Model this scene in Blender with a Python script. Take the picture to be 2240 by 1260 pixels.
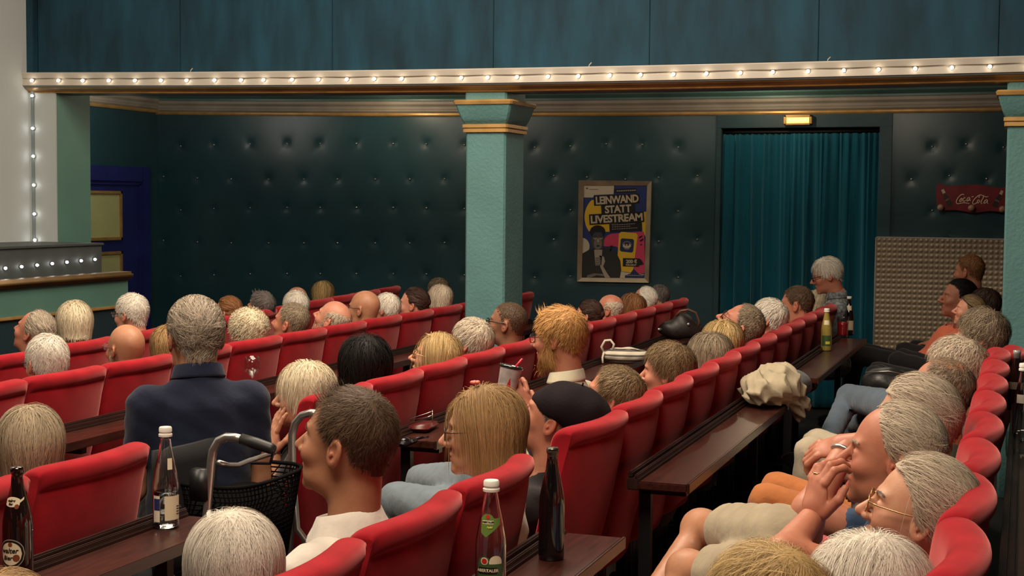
import bpy, bmesh, math, random
import numpy as np
from mathutils import Vector, Matrix

for o in list(bpy.data.objects):
    bpy.data.objects.remove(o, do_unlink=True)
SC = bpy.context.scene
COL = SC.collection
PI = math.pi

# ------------------------------------------------------------------ camera
# world: x to the right along the long side wall, y along the seat rows (away from the viewer), z up
F_PX = 3150.0
EYE = np.array([0.0, 0.0, 1.68])
YAW, PITCH, ROLL = math.radians(19.6), math.radians(3.40), 0.009
cam_d = bpy.data.cameras.new('camera')
cam_d.sensor_width = 36.0
cam_d.lens = 36.0 * F_PX / 2240.0
cam_d.clip_start = 0.05
cam = bpy.data.objects.new('camera', cam_d)
COL.objects.link(cam)
fw = Vector((-math.sin(YAW) * math.cos(PITCH), math.cos(YAW) * math.cos(PITCH), -math.sin(PITCH)))
rt = Vector((math.cos(YAW), math.sin(YAW), 0.0))
up = rt.cross(fw)
q = Matrix.Rotation(-ROLL, 3, fw)      # small anticlockwise camera roll
rt2, up2 = q @ rt, q @ up
cam.matrix_world = Matrix(((rt2.x, up2.x, -fw.x, EYE[0]), (rt2.y, up2.y, -fw.y, EYE[1]), (rt2.z, up2.z, -fw.z, EYE[2]), (0, 0, 0, 1)))
SC.camera = cam

# ------------------------------------------------------------------ view + world + house lights
SC.view_settings.view_transform = 'Standard'
SC.view_settings.look = 'None'
SC.view_settings.gamma = 1.0
SC.view_settings.use_curve_mapping = False
SC.view_settings.exposure = 0.12
w = bpy.data.worlds.new('world')
SC.world = w
w.use_nodes = True
w.node_tree.nodes['Background'].inputs[0].default_value = (0.9, 0.75, 0.6, 1)
w.node_tree.nodes['Background'].inputs[1].default_value = 0.004

def area(name, loc, aim, sx, sy, power, col):
    l = bpy.data.lights.new(name, 'AREA')
    l.shape = 'RECTANGLE'
    l.size, l.size_y, l.energy, l.color = sx, sy, power, col
    o = bpy.data.objects.new(name, l)
    COL.objects.link(o)
    o.location = loc
    d = Vector(aim) - Vector(loc)
    o.rotation_euler = d.to_track_quat('-Z', 'Y').to_euler()
    return o

def lamp(name, loc, power, col, r=0.05):
    l = bpy.data.lights.new(name, 'POINT')
    l.energy, l.color, l.shadow_soft_size = power, col, r
    o = bpy.data.objects.new(name, l)
    COL.objects.link(o)
    o.location = loc
    return o
WARM = (1.0, 0.84, 0.66)
area('house_light', (-1.2, 1.6, 4.55), (-1.6, 3.2, 0.6), 2.2, 2.2, 230, WARM)
area('house_light', (-2.6, 5.4, 4.55), (-2.6, 5.8, 0.6), 2.6, 2.0, 260, WARM)
area('house_light', (-5.0, 3.2, 4.55), (-5.0, 4.4, 1.0), 2.0, 2.0, 120, WARM)

# ------------------------------------------------------------------ picking points on real planes
_cs = (np.array(rt2), np.array(up2), np.array(fw))
def ray(u, v):
    d = _cs[2] + _cs[0] * ((u - 1120) / F_PX) - _cs[1] * ((v - 630) / F_PX)
    return d
def on_y(u, v, y):
    d = ray(u, v); return EYE + d * ((y - EYE[1]) / d[1])
def on_x(u, v, x):
    d = ray(u, v); return EYE + d * ((x - EYE[0]) / d[0])
def on_z(u, v, z):
    d = ray(u, v); return EYE + d * ((z - EYE[2]) / d[2])
def at_z(u, v, depth):
    return EYE + ray(u, v) * depth
def depth_of(p):
    return float(np.dot(np.asarray(p) - EYE, _cs[2]))
def pix(p):
    r = np.asarray(p) - EYE
    z = np.dot(r, _cs[2])
    return 1120 + F_PX * np.dot(r, _cs[0]) / z, 630 - F_PX * np.dot(r, _cs[1]) / z

# ------------------------------------------------------------------ materials
MATS = {}
def nodes_of(m):
    m.use_nodes = True
    nt = m.node_tree
    return nt, nt.nodes['Principled BSDF']
def S(b, **k):
    names = {'base': 'Base Color', 'rough': 'Roughness', 'metal': 'Metallic', 'spec': 'Specular IOR Level', 'sheen': 'Sheen Weight',
             'sheen_tint': 'Sheen Tint', 'sheen_rough': 'Sheen Roughness', 'trans': 'Transmission Weight', 'ior': 'IOR', 'alpha': 'Alpha',
             'em': 'Emission Color', 'ems': 'Emission Strength', 'coat': 'Coat Weight', 'sss': 'Subsurface Weight', 'sssr': 'Subsurface Radius', 'ssss': 'Subsurface Scale'}
    for a, v in k.items():
        if isinstance(v, tuple) and len(v) == 3 and a in ('base', 'em', 'sheen_tint'):
            v = v + (1,)
        b.inputs[names[a]].default_value = v
def mat(name, base, rough=0.6, var=0.0, vscale=8.0, bump=0.0, bscale=60.0, stretch=(1, 1, 1), dist=0.004, **k):
    if name in MATS:
        return MATS[name]
    m = bpy.data.materials.new(name)
    nt, b = nodes_of(m)
    S(b, base=base, rough=rough, **k)
    N, L = nt.nodes, nt.links
    if var or bump:
        tc = N.new('ShaderNodeTexCoord')
        mp = N.new('ShaderNodeMapping')
        mp.inputs['Scale'].default_value = stretch
        L.new(tc.outputs['Object'], mp.inputs['Vector'])
    if var:
        nz = N.new('ShaderNodeTexNoise')
        nz.inputs['Scale'].default_value = vscale
        nz.inputs['Detail'].default_value = 6
        L.new(mp.outputs[0], nz.inputs['Vector'])
        rp = N.new('ShaderNodeValToRGB')
        rp.color_ramp.elements[0].position, rp.color_ramp.elements[1].position = 0.3, 0.7
        c = base
        rp.color_ramp.elements[0].color = tuple(x * (1 - var) for x in c) + (1,)
        rp.color_ramp.elements[1].color = tuple(min(1, x * (1 + var)) for x in c) + (1,)
        L.new(nz.outputs['Fac'], rp.inputs['Fac'])
        L.new(rp.outputs[0], b.inputs['Base Color'])
    if bump:
        n2 = N.new('ShaderNodeTexNoise')
        n2.inputs['Scale'].default_value = bscale
        n2.inputs['Detail'].default_value = 4
        L.new(mp.outputs[0], n2.inputs['Vector'])
        bp = N.new('ShaderNodeBump')
        bp.inputs['Strength'].default_value = bump
        bp.inputs['Distance'].default_value = dist
        L.new(n2.outputs['Fac'], bp.inputs['Height'])
        L.new(bp.outputs[0], b.inputs['Normal'])
    MATS[name] = m
    return m
def srgb(r, g, b):
    return tuple(((c / 255) / 12.92 if c / 255 <= 0.04045 else ((c / 255 + 0.055) / 1.055) ** 2.4) for c in (r, g, b))

VELVET = mat('red_velvet', (0.31, 0.010, 0.017), 0.92, var=0.30, vscale=7, bump=0.15, bscale=420, dist=0.002, sheen=0.62, sheen_tint=(1.0, 0.34, 0.32), sheen_rough=0.40, spec=0.06)
WOOD = mat('dark_wood', (0.042, 0.011, 0.007), 0.30, var=0.35, vscale=7, stretch=(9, 1, 9), bump=0.05, bscale=30, spec=0.45)
WOODD = mat('dark_wood_ledge', (0.028, 0.010, 0.007), 0.42, var=0.3, vscale=7, stretch=(9, 1, 9))
BLACKM = mat('black_metal', (0.008, 0.008, 0.009), 0.4)
BLACKC = mat('black_cloth', (0.008, 0.008, 0.010), 0.85, bump=0.3, bscale=300)
TEALW = mat('teal_padded_wall', (0.016, 0.054, 0.066), 0.36, var=0.25, vscale=1.2, spec=0.5, bump=0.08, bscale=160)
TEALU = mat('teal_fabric_wall', (0.0050, 0.034, 0.056), 0.75, var=0.48, vscale=2.2, stretch=(3.0, 3.0, 0.8), bump=0.12, bscale=120, spec=0.3)
GREENP = mat('green_paint', (0.082, 0.200, 0.198), 0.65, var=0.10, vscale=3, bump=0.55, bscale=55, dist=0.006)
GREENS = mat('green_paint_smooth', (0.090, 0.205, 0.165), 0.6, var=0.08, vscale=3)
CREAMP = mat('cream_paint', (0.44, 0.40, 0.34), 0.45, var=0.06, vscale=5)
GREYP = mat('grey_white_paint', (0.36, 0.39, 0.385), 0.5, var=0.06, vscale=4)
GOLD = mat('gold_paint', (0.46, 0.27, 0.09), 0.38, var=0.2, vscale=10, metal=0.35)
BRONZE = mat('bronze_paint', (0.30, 0.175, 0.065), 0.35, var=0.25, vscale=6, metal=0.4)
CORN = mat('cornice_paint', (0.27, 0.235, 0.185), 0.5, var=0.18, vscale=4)
CEILU = mat('dark_teal_ceiling', (0.07, 0.15, 0.135), 0.42, var=0.25, vscale=2)
BLUED = mat('blue_door_paint', (0.016, 0.022, 0.15), 0.4, var=0.15, vscale=4)
YELP = mat('yellow_green_panel', (0.50, 0.50, 0.22), 0.6, var=0.08, vscale=4)
CURT = mat('teal_curtain', (0.007, 0.088, 0.138), 0.85, var=0.25, vscale=5, stretch=(1, 1, .25), sheen=0.35, sheen_tint=(0.4, 0.9, 1.0), spec=0.1)
DARKG = mat('dark_grey_panel', (0.055, 0.062, 0.062), 0.6, var=0.1)
SCREENM = mat('cinema_screen', (0.44, 0.475, 0.47), 0.85, var=0.04, vscale=2)
FLOORM = mat('dark_floor', (0.020, 0.012, 0.009), 0.6, var=0.3, vscale=4)
PANELM = mat('embossed_steel', (0.33, 0.255, 0.175), 0.40, var=0.12, vscale=3, metal=0.35)
CHROME = mat('brushed_aluminium', (0.55, 0.52, 0.48), 0.32, metal=0.9)
BLACK = mat('flat_black', (0.004, 0.004, 0.005), 0.6)
WHITE = mat('white_plastic', (0.75, 0.70, 0.62), 0.45)
def emis(name, col, s):
    if name in MATS: return MATS[name]
    m = bpy.data.materials.new(name)
    nt, b = nodes_of(m)
    S(b, base=(0.8, 0.7, 0.55), em=col, ems=s, rough=0.3)
    MATS[name] = m
    return m
BULB = emis('lit_bulb', (1.0, 0.86, 0.66), 14.0)
BULBC = emis('lit_bulb_cool', (1.0, 0.97, 0.92), 15.0)

# ------------------------------------------------------------------ mesh building
class MB:
    def __init__(s):
        s.v, s.f, s.mi, s.n = [], [], [], 0
    def add(s, verts, faces, mi=0):
        verts = np.asarray(verts, dtype=float).reshape(-1, 3)
        n0 = s.n
        s.v.append(verts)
        s.n += len(verts)
        for fc in faces:
            s.f.append(tuple(int(i) + n0 for i in fc))
            s.mi.append(mi)
        return s
    def box(s, a, b, mi=0, bev=0.0):
        (x0, y0, z0), (x1, y1, z1) = np.minimum(a, b), np.maximum(a, b)
        if bev <= 0:
            vs = [(x, y, z) for z in (z0, z1) for y in (y0, y1) for x in (x0, x1)]
            return s.add(vs, [(0, 2, 3, 1), (4, 5, 7, 6), (0, 1, 5, 4), (2, 6, 7, 3), (0, 4, 6, 2), (1, 3, 7, 5)], mi)
        bm = bmesh.new()
        bmesh.ops.create_cube(bm, size=1)
        for vv in bm.verts:
            vv.co = Vector(((x0 + x1) / 2 + vv.co.x * (x1 - x0), (y0 + y1) / 2 + vv.co.y * (y1 - y0), (z0 + z1) / 2 + vv.co.z * (z1 - z0)))
        bmesh.ops.bevel(bm, geom=list(bm.edges), offset=bev, segments=2, affect='EDGES')
        bm.verts.index_update()
        vs = [tuple(vv.co) for vv in bm.verts]
        fs = [[vv.index for vv in fc.verts] for fc in bm.faces]
        bm.free()
        return s.add(vs, fs, mi)
    def grid(s, P, mi=0, closed_u=False, closed_v=False, flip=False):
        P = np.asarray(P, float)
        nu, nv = P.shape[:2]
        fs = []
        for i in range(nu if closed_u else nu - 1):
            for j in range(nv if closed_v else nv - 1):
                a, b = i * nv + j, ((i + 1) % nu) * nv + j
                c, d = ((i + 1) % nu) * nv + (j + 1) % nv, i * nv + (j + 1) % nv
                fs.append((a, d, c, b) if flip else (a, b, c, d))
        return s.add(P.reshape(-1, 3), fs, mi)
    def tube(s, pts, r, n=8, mi=0, closed=False, caps=True):
        pts = np.asarray(pts, float)
        m = len(pts)
        r = np.full(m, r) if np.isscalar(r) else np.asarray(r, float)
        T = np.gradient(pts, axis=0) if not closed else np.roll(pts, -1, 0) - np.roll(pts, 1, 0)
        T /= np.linalg.norm(T, axis=1)[:, None] + 1e-12
        a = np.array([0, 0, 1.0]) if abs(T[0][2]) < .9 else np.array([1.0, 0, 0])
        rings = []
        nrm = np.cross(T[0], a); nrm /= np.linalg.norm(nrm)
        for i in range(m):
            nrm = nrm - T[i] * np.dot(nrm, T[i]); nrm /= np.linalg.norm(nrm) + 1e-12
            bn = np.cross(T[i], nrm)
            rings.append([pts[i] + r[i] * (math.cos(2 * PI * k / n) * nrm + math.sin(2 * PI * k / n) * bn) for k in range(n)])
        n0 = s.n
        s.grid(rings, mi, closed_u=closed, closed_v=True)
        if caps and not closed:
            s.f.append(tuple(n0 + k for k in range(n))); s.mi.append(mi)
            s.f.append(tuple(n0 + (m - 1) * n + n - 1 - k for k in range(n))); s.mi.append(mi)
        return s
    def lathe(s, prof, c=(0, 0, 0), n=20, mi=0, caps=True):
        P = [[(c[0] + r * math.cos(2 * PI * k / n), c[1] + r * math.sin(2 * PI * k / n), c[2] + z) for k in range(n)] for r, z in prof]
        n0 = s.n
        s.grid(P, mi, closed_v=True, flip=True)
        if caps:
            s.f.append(tuple(n0 + n - 1 - k for k in range(n))); s.mi.append(mi)
            m = len(prof)
            s.f.append(tuple(n0 + (m - 1) * n + k for k in range(n))); s.mi.append(mi)
        return s
    def ell(s, c, r, n=12, m=8, mi=0, R=None):
        P = []
        for i in range(m + 1):
            t = PI * i / m
            P.append([(r[0] * math.sin(t) * math.cos(2 * PI * k / n), r[1] * math.sin(t) * math.sin(2 * PI * k / n), r[2] * math.cos(t)) for k in range(n)])
        P = np.array(P)
        if R is not None: P = P @ np.asarray(R).T
        return s.grid(P + np.asarray(c), mi, closed_v=True)
    def prism(s, poly, p0, ux, uy, t, mi=0):
        """outline poly (a,b) in the plane p0+a*ux+b*uy, with thickness t along ux x uy"""
        p0, ux, uy = map(lambda q_: np.asarray(q_, float), (p0, ux, uy))
        nn = np.cross(ux, uy); nn /= np.linalg.norm(nn)
        A = [p0 + a * ux + b * uy for a, b in poly]
        n = len(A)
        fs = [tuple(range(n - 1, -1, -1)), tuple(range(n, 2 * n))] + [(i, (i + 1) % n, n + (i + 1) % n, n + i) for i in range(n)]
        return s.add(A + [p + nn * t for p in A], fs, mi)
    def build(s, name, mats, parent=None, smooth=True, loc=None):
        me = bpy.data.meshes.new(name)
        V = np.concatenate(s.v) if s.v else np.zeros((0, 3))
        me.from_pydata(V.tolist(), [], s.f)
        for m in (mats if isinstance(mats, (list, tuple)) else [mats]):
            me.materials.append(m)
        if any(s.mi):
            me.polygons.foreach_set('material_index', s.mi)
        if smooth:
            me.polygons.foreach_set('use_smooth', [True] * len(s.f))
            if smooth == 'auto':
                me.set_sharp_from_angle(angle=math.radians(38))
        me.update()
        return link(name, me, parent, loc)
def link(name, data, parent=None, loc=None):
    o = bpy.data.objects.new(name, data)
    COL.objects.link(o)
    if parent is not None: o.parent = parent
    if loc is not None: o.location = loc
    return o
def tag(o, label, cat, group=None, kind=None):
    o['label'] = label
    if cat: o['category'] = cat
    if group: o['group'] = group
    if kind: o['kind'] = kind
    return o
def empty(name, loc=(0, 0, 0), rz=0.0):
    o = bpy.data.objects.new(name, None)
    o.empty_display_size = 0.05
    COL.objects.link(o)
    o.location = loc
    o.rotation_euler = (0, 0, rz)
    return o
def struct(o):
    o['kind'] = 'structure'
    return o
def fastmesh(name, V, F, mats, parent=None, mi=None, attrs=None, loc=None, normals=None):
    """numpy arrays straight into a mesh: F is (n,3) or (n,4)"""
    me = bpy.data.meshes.new(name)
    V = np.ascontiguousarray(V, np.float32); F = np.ascontiguousarray(F, np.int32)
    k = F.shape[1]
    me.vertices.add(len(V)); me.vertices.foreach_set('co', V.ravel())
    me.loops.add(F.size); me.loops.foreach_set('vertex_index', F.ravel())
    me.polygons.add(len(F))
    me.polygons.foreach_set('loop_start', np.arange(0, F.size, k, dtype=np.int32))
    for m in (mats if isinstance(mats, (list, tuple)) else [mats]):
        me.materials.append(m)
    if mi is not None: me.polygons.foreach_set('material_index', np.asarray(mi, np.int32))
    me.update(calc_edges=True)
    me.polygons.foreach_set('use_smooth', np.ones(len(F), bool))
    if normals is not None:
        me.normals_split_custom_set_from_vertices(np.asarray(normals, np.float32).tolist())
    for nm, arr in (attrs or {}).items():
        a = me.attributes.new(nm, 'FLOAT', 'POINT')
        a.data.foreach_set('value', np.ascontiguousarray(arr, np.float32))
    return link(name, me, parent, loc)
def text_geo(txt, size=1.0, bold=0.0, shear=0.0, spacing=1.0, ext=0.0):
    cu = bpy.data.curves.new('lettering', 'FONT')
    cu.body, cu.size, cu.offset, cu.shear, cu.space_character, cu.extrude = txt, size, bold, shear, spacing, ext
    cu.align_x, cu.align_y = 'CENTER', 'CENTER'
    cu.resolution_u = 3
    o = bpy.data.objects.new('lettering', cu)
    COL.objects.link(o)
    dg = bpy.context.evaluated_depsgraph_get()
    me = o.evaluated_get(dg).to_mesh()
    V = np.array([tuple(v.co) for v in me.vertices]).reshape(-1, 3)
    Fc = [tuple(p.vertices) for p in me.polygons]
    o.evaluated_get(dg).to_mesh_clear()
    bpy.data.objects.remove(o, do_unlink=True)
    bpy.data.curves.remove(cu)
    return V, Fc
# ================================================================== the setting
YW, YB = 11.9, 8.37            # far side wall; plane of the beam and pillars
XL = on_y(345, 420, YW)[0]     # wall at the stage end of the side aisle
XC = on_y(126, 400, YB)[0]     # stage column corner
XS = on_y(66, 300, YB)[0]      # screen plane
ZC = 2.66                      # ceiling over the side aisle
print('XL', XL, 'XC', XC, 'XS', XS)

struct(MB().box((-9.5, -3.0, -0.06), (3.2, 12.2, 0.0)).build('floor', FLOORM, smooth=False))
struct(MB().box((-9.5, -3.0, 4.75), (3.2, YB + 0.3, 4.85)).build('ceiling', mat('hall_ceiling', (0.22, 0.20, 0.17), 0.8), smooth=False))
struct(MB().box((2.6, -3.0, 0), (2.7, 12.2, 4.75)).build('wall_right', TEALU, smooth=False))
struct(MB().box((-9.5, -3.0, 0), (2.6, -2.9, 4.75)).build('wall_back', TEALU, smooth=False))
struct(MB().box((XL - 1.2, YB + 0.24, ZC), (2.6, 12.2, ZC + 0.06)).build('ceiling_aisle', CEILU, smooth=False))
# step under the raised rear row
struct(MB().box((-0.62, -1.0, 0.0), (2.6, 9.6, 0.07), bev=0.006).build('floor_step', FLOORM, smooth=False))

def zline(ctrl, y):
    """height along x of an edge that sags a little, from points picked on it"""
    P = np.array([on_y(u, v, y) for u, v in ctrl])
    o = np.argsort(P[:, 0])
    c = np.polyfit(P[o, 0], P[o, 2], 2)
    return lambda x: float(np.polyval(c, x))

# ---- far padded wall with its buttons
def padded(x0, x1, buttons, z0=0.0, z1=2.62, step=0.024):
    nx, nz = int((x1 - x0) / step), int((z1 - z0) / step)
    xs, zs = np.linspace(x0, x1, nx), np.linspace(z0, z1, nz)
    X, Z = np.meshgrid(xs, zs, indexing='ij')
    D = np.zeros_like(X)
    rr = random.Random(4)
    for bx, bz in buttons:
        r = np.hypot(X - bx, (Z - bz))
        D += 0.010 * np.exp(-(r / 0.030) ** 2) + 0.0035 * np.exp(-(r / 0.10) ** 2)
        for sgn in (-1, 1):       # the soft pull folds that run off each button
            t = (X - bx) + sgn * (Z - bz) * 0.9
            D += 0.0022 * np.exp(-(t / 0.02) ** 2) * np.exp(-(r / 0.09) ** 2)
    D += 0.006 * np.exp(-((Z - 1.59) / 0.008) ** 2)
    D += 0.004 * np.sin(X * 3.1) * np.sin(Z * 4.3)
    P = np.stack([X, YW + 0.0 + D, Z], -1)
    return MB().grid(P, flip=False)
def button_spots(u0, u1, extra=()):
    out = []
    for k, v in enumerate((318, 388, 458, 528, 603)):
        u = 314.0 if k % 2 == 0 else 352.0
        while u < 2300:
            uu = u * (1 + 0.00001 * u)
            if u0 < uu < u1:
                p = on_y(uu + 3 * math.sin(uu), v + 4 * math.sin(uu * 1.7), YW)
                out.append((p[0], p[2]))
            u += 76.5
    return out
bz = button_spots(348, 1540)
xd0, xd1 = on_y(1566, 400, YW)[0], on_y(1950, 400, YW)[0]
WALLF = struct(padded(XL, xd0, bz).build('wall_far', TEALW))
bz2 = button_spots(1960, 2230)
struct(padded(xd1, 2.6, bz2).build('wall_far_end', TEALW))
btn = None
for wl, lst in ((WALLF, bz), (bpy.data.objects['wall_far_end'], bz2)):
    for x, z in lst:
        if btn is None:
            btn = MB().ell((0, 0, 0), (0.010, 0.008, 0.010), 10, 6).build('button', mat('button_stud', (0.35, 0.42, 0.42), 0.18, metal=0.8), wl)
            o = btn
        else:
            o = link('button', btn.data, wl)
        o.location = (x, YW + 0.010, z)
# door surround, opening and curtain
xo0, xo1 = on_y(1577, 400, YW)[0], on_y(1922, 400, YW)[0]
zo = on_y(1750, 279, YW)[2]
m = MB()
SUR = mat('teal_door_surround', (0.012, 0.046, 0.058), 0.55, var=0.15)
m.box((xd0, YW - 0.02, 0), (xo0, YW + 0.14, zo), bev=0.004)
m.box((xo1, YW - 0.02, 0), (xd1, YW + 0.14, zo), bev=0.004)
m.box((xd0, YW - 0.02, zo), (xd1, YW + 0.14, 2.62), bev=0.004)
struct(m.build('door_1', SUR, smooth=False))
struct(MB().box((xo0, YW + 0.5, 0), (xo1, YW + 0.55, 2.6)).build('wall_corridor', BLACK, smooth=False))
def curtain(x0, x1, y, z0, z1, seed):
    rr = np.random.RandomState(seed)
    n = 300
    t = np.linspace(0, 1, n)
    # uneven folds: a few broad ones, pleated finer towards the top
    ph = np.interp(t, np.linspace(0, 1, 12), np.cumsum(np.r_[0, .45 + rr.rand(11) * 1.1])); ph = ph / ph[-1] * 2 * PI * 5.0
    ph2 = np.interp(t, np.linspace(0, 1, 20), np.cumsum(np.r_[0, .5 + rr.rand(19)])); ph2 = ph2 / ph2[-1] * 2 * PI * 15
    am = np.interp(t, np.linspace(0, 1, 16), 0.25 + rr.rand(16) * 1.0)
    rows = []
    for k in range(30):
        h = k / 29
        lean = 0.5 * np.sin(3 * t + seed) * h
        w_ = np.sin(ph + lean)
        yy = y - am * (0.006 + 0.034 * min(1, h * 2.2)) * np.sign(w_) * np.abs(w_) ** 0.8 + 0.011 * (1 - h) ** 3 * np.sin(ph2) - 0.02 * np.sin(t * 7 + 2) * h
        xx = x0 + (x1 - x0) * t + 0.016 * h * np.cos(ph + lean)
        zz = z1 - (z1 - z0) * h + (0.007 * np.abs(np.sin(ph2 * .5)) if k == 0 else 0)
        rows.append(np.stack([xx, yy, np.broadcast_to(zz, t.shape)], -1))
    return rows
xm = on_y(1742, 400, YW)[0]
for (a, b, yy, sd, lb) in ((xo0 - .01, xm + 0.05, YW + 0.06, 3, 'teal velvet curtain half on the pillar side of the doorway'),
                           (xm - 0.05, xo1 + 0.01, YW + 0.02, 8, 'teal velvet curtain half on the metal panel side of the doorway')):
    c = MB().grid(curtain(a, b, yy, 0.02, on_y(1750, 293, YW)[2], sd)).build('curtain', CURT)
    sm = c.modifiers.new('s', 'SOLIDIFY'); sm.thickness = 0.004
    tag(c, lb, 'curtain')
cr = MB().tube([(xo0, YW + 0.05, zo - 0.03), (xo1, YW + 0.05, zo - 0.03)], 0.014)
cr.box((xo0, YW + 0.10, zo - 0.075), (xo1, YW + 0.115, zo))
tag(cr.build('curtain_rail', BLACK), 'black curtain rail across the top of the doorway', 'rail')
# cornice of the far wall
zc = zline(((345, 247), (560, 253), (960, 251), (1560, 249), (2185, 241)), YW - 0.05)
def runmould(name, prof, mats, xs, y0, zf, sign=-1, smooth='auto'):
    """profile (out, dz, material) swept along x under the height line zf"""
    mb = MB()
    for i in range(len(prof) - 1):
        (o0, d0, mi), (o1, d1, _) = prof[i], prof[i + 1]
        mb.grid([[(x, y0 + sign * o, zf(x) + d) for (o, d) in ((o0, d0), (o1, d1))] for x in xs], mi, flip=sign > 0)
    return mb.build(name, mats, smooth=smooth)
pc = [(0.0, -0.008, 0), (0.022, -0.008, 0), (0.030, 0.004, 0), (0.028, 0.018, 0), (0.030, 0.022, 1), (0.045, 0.034, 1), (0.048, 0.05, 1), (0.052, 0.054, 1),
      (0.055, 0.075, 1), (0.075, 0.095, 1), (0.078, 0.118, 1), (0.090, 0.124, 2), (0.092, 0.14, 2), (0.15, 0.165, 2), (0.2, 0.26, 2), (0.0, 0.27, 2)]
corn = runmould('trim_1', pc, [GOLD, CORN, CEILU], np.linspace(XL - 0.0, 2.6, 40), YW, zc)
struct(corn)
# ---- wall at the stage end of the aisle, with the blue door
struct(MB().box((XL - 0.06, YB - 1.2, 0), (XL, YW, 2.62)).build('wall_left', TEALW, smooth=False))
pl = MB()
for i in range(len(pc) - 1):
    (o0, d0, mi), (o1, d1, _) = pc[i], pc[i + 1]
    z0 = on_x(300, 238, XL)[2]
    pl.grid([[(XL + o, y, zc(XL) + 0.012 + d) for (o, d) in ((o0, d0), (o1, d1))] for y in (YB - 1.0, YW)], mi)
struct(pl.build('trim_2', [GOLD, CORN, CEILU], smooth='auto'))
ye, yi, zt = on_x(320, 420, XL)[1], on_x(303, 420, XL)[1], on_x(260, 364, XL)[2]
zi = on_x(260, 397, XL)[2]
y0d = ye - 1.25
m = MB()
m.box((XL - .01, yi, 0), (XL + 0.05, ye, zt), bev=0.006)
m.box((XL - .01, y0d, zi), (XL + 0.05, yi, zt), bev=0.006)
m.box((XL - .01, y0d - .1, 0), (XL + 0.05, y0d, zt), bev=0.006)
m.box((XL - .01, yi - 0.03, 0), (XL + 0.03, yi, zi - .02))
m.box((XL - .01, y0d, zi - 0.03), (XL + 0.03, yi, zi))
m.box((XL - .02, y0d, 0), (XL + 0.012, yi, zi))
DOOR = struct(m.build('door_2', BLUED, smooth=False))
ya, yb_ = on_x(262, 470, XL)[1], on_x(262, 470, XL)[1] - 0.62
for (va, vb) in ((418, 525), (549, 640)):
    za, zb = on_x(262, vb, XL)[2], on_x(262, va, XL)[2]
    f = MB()
    for b0, b1 in (((yb_, za), (ya, za + .03)), ((yb_, zb - .03), (ya, zb)), ((yb_, za), (yb_ + .03, zb)), ((ya - .03, za), (ya, zb))):
        f.box((XL + .012, b0[0], b0[1]), (XL + .034, b1[0], b1[1]), bev=0.005)
    fo = f.build('panel_frame', GOLD, DOOR, smooth=False)
    MB().box((XL + .012, yb_ + .03, za + .03), (XL + .018, ya - .03, zb - .03)).build('door_panel', YELP, DOOR, smooth=False)
# ---- stage column (green side, bulb-lit grey front) and the screen
yk = on_x(198, 400, XC)[1]
ztop = 2.50
COLM = struct(MB().box((XS - 0.25, YB, 1.0), (XC, yk, ztop)).build('column_stage', GREENS, smooth=False))
fr = MB().box((XS, YB - 0.012, 1.30), (XC, YB, ztop), bev=0.003)
struct(fr.build('trim_3', GREYP, smooth=False))
struct(MB().box((XS - 0.03, 1.5, on_y(66, 528, YB)[2]), (XS - 0.0, YB + 0.05, 4.75)).build('wall_screen', SCREENM, smooth=False))
bd = MB().box((XS - 0.01, 1.5, on_y(66, 528, YB)[2] - 0.03), (XS + 0.01, YB, on_y(66, 528, YB)[2]))
struct(bd.build('trim_4', BLACK, smooth=False))
# ---- upper wall: fabric panels above the beam
ztf = zline(((62, 158), (560, 155.5), (960, 150.5), (1560, 139), (2240, 121)), YB - 0.10)
zbf = zline(((74, 202), (560, 204), (960, 201), (1500, 192), (2240, 177)), YB - 0.06)
UP = struct(MB().box((XS - 0.02, YB + 0.03, 2.5), (2.6, YB + 0.10, 4.75)).build('wall_upper', TEALU, smooth=False))
ue = [80, 392, 725, 1078, 1420, 1790, 2185, 2600]
xe = [on_y(u, 80, YB)[0] for u in ue]
xe[-1] = 2.6
for a, b in zip(xe[:-1], xe[1:]):
    MB().box((a + 0.0015, YB + 0.012, 2.5), (b - 0.0015, YB + 0.03, 4.74), bev=0.003).build('fabric_panel', TEALU, UP, smooth=False)
MB().box((XS - 0.02, YB - 0.03, 2.5), (xe[0] - 0.006, YB + 0.03, 4.74), bev=0.004).build('corner_post', TEALU, UP, smooth=False)
# ---- beam with the bulb strip
H = lambda x: ztf(x) - zbf(x)
xs = np.linspace(XS - 0.02, 2.6, 50)
def sweep(name, prof, mats, smooth='auto'):
    """profile (out, t, material): t=0 bottom line, t=1 top line"""
    mb = MB()
    for i in range(len(prof) - 1):
        (o0, t0, mi), (o1, t1, _) = prof[i], prof[i + 1]
        mb.grid([[(x, YB - o, zbf(x) + H(x) * t) for (o, t) in ((o0, t0), (o1, t1))] for x in xs], mi)
    return mb.build(name, mats, smooth=smooth)
prof = [(-0.25, 0.02, 3), (0.0, 0.0, 1), (0.014, 0.0, 1), (0.020, 0.03, 1), (0.014, 0.05, 1), (0.016, 0.07, 2), (0.050, 0.20, 2), (0.058, 0.25, 2), (0.060, 0.28, 3), (0.066, 0.285, 3), (0.069, 0.33, 3),
        (0.072, 0.34, 0), (0.078, 0.36, 0), (0.078, 0.60, 0), (0.070, 0.66, 0), (0.078, 0.72, 0), (0.086, 0.95, 0), (0.086, 1.0, 0), (-0.03, 1.0, 0)]
BEAM = struct(sweep('beam', prof, [CREAMP, GOLD, BRONZE, mat('grey_blue_paint', (0.16, 0.20, 0.21), 0.5), CEILU]))
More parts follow.
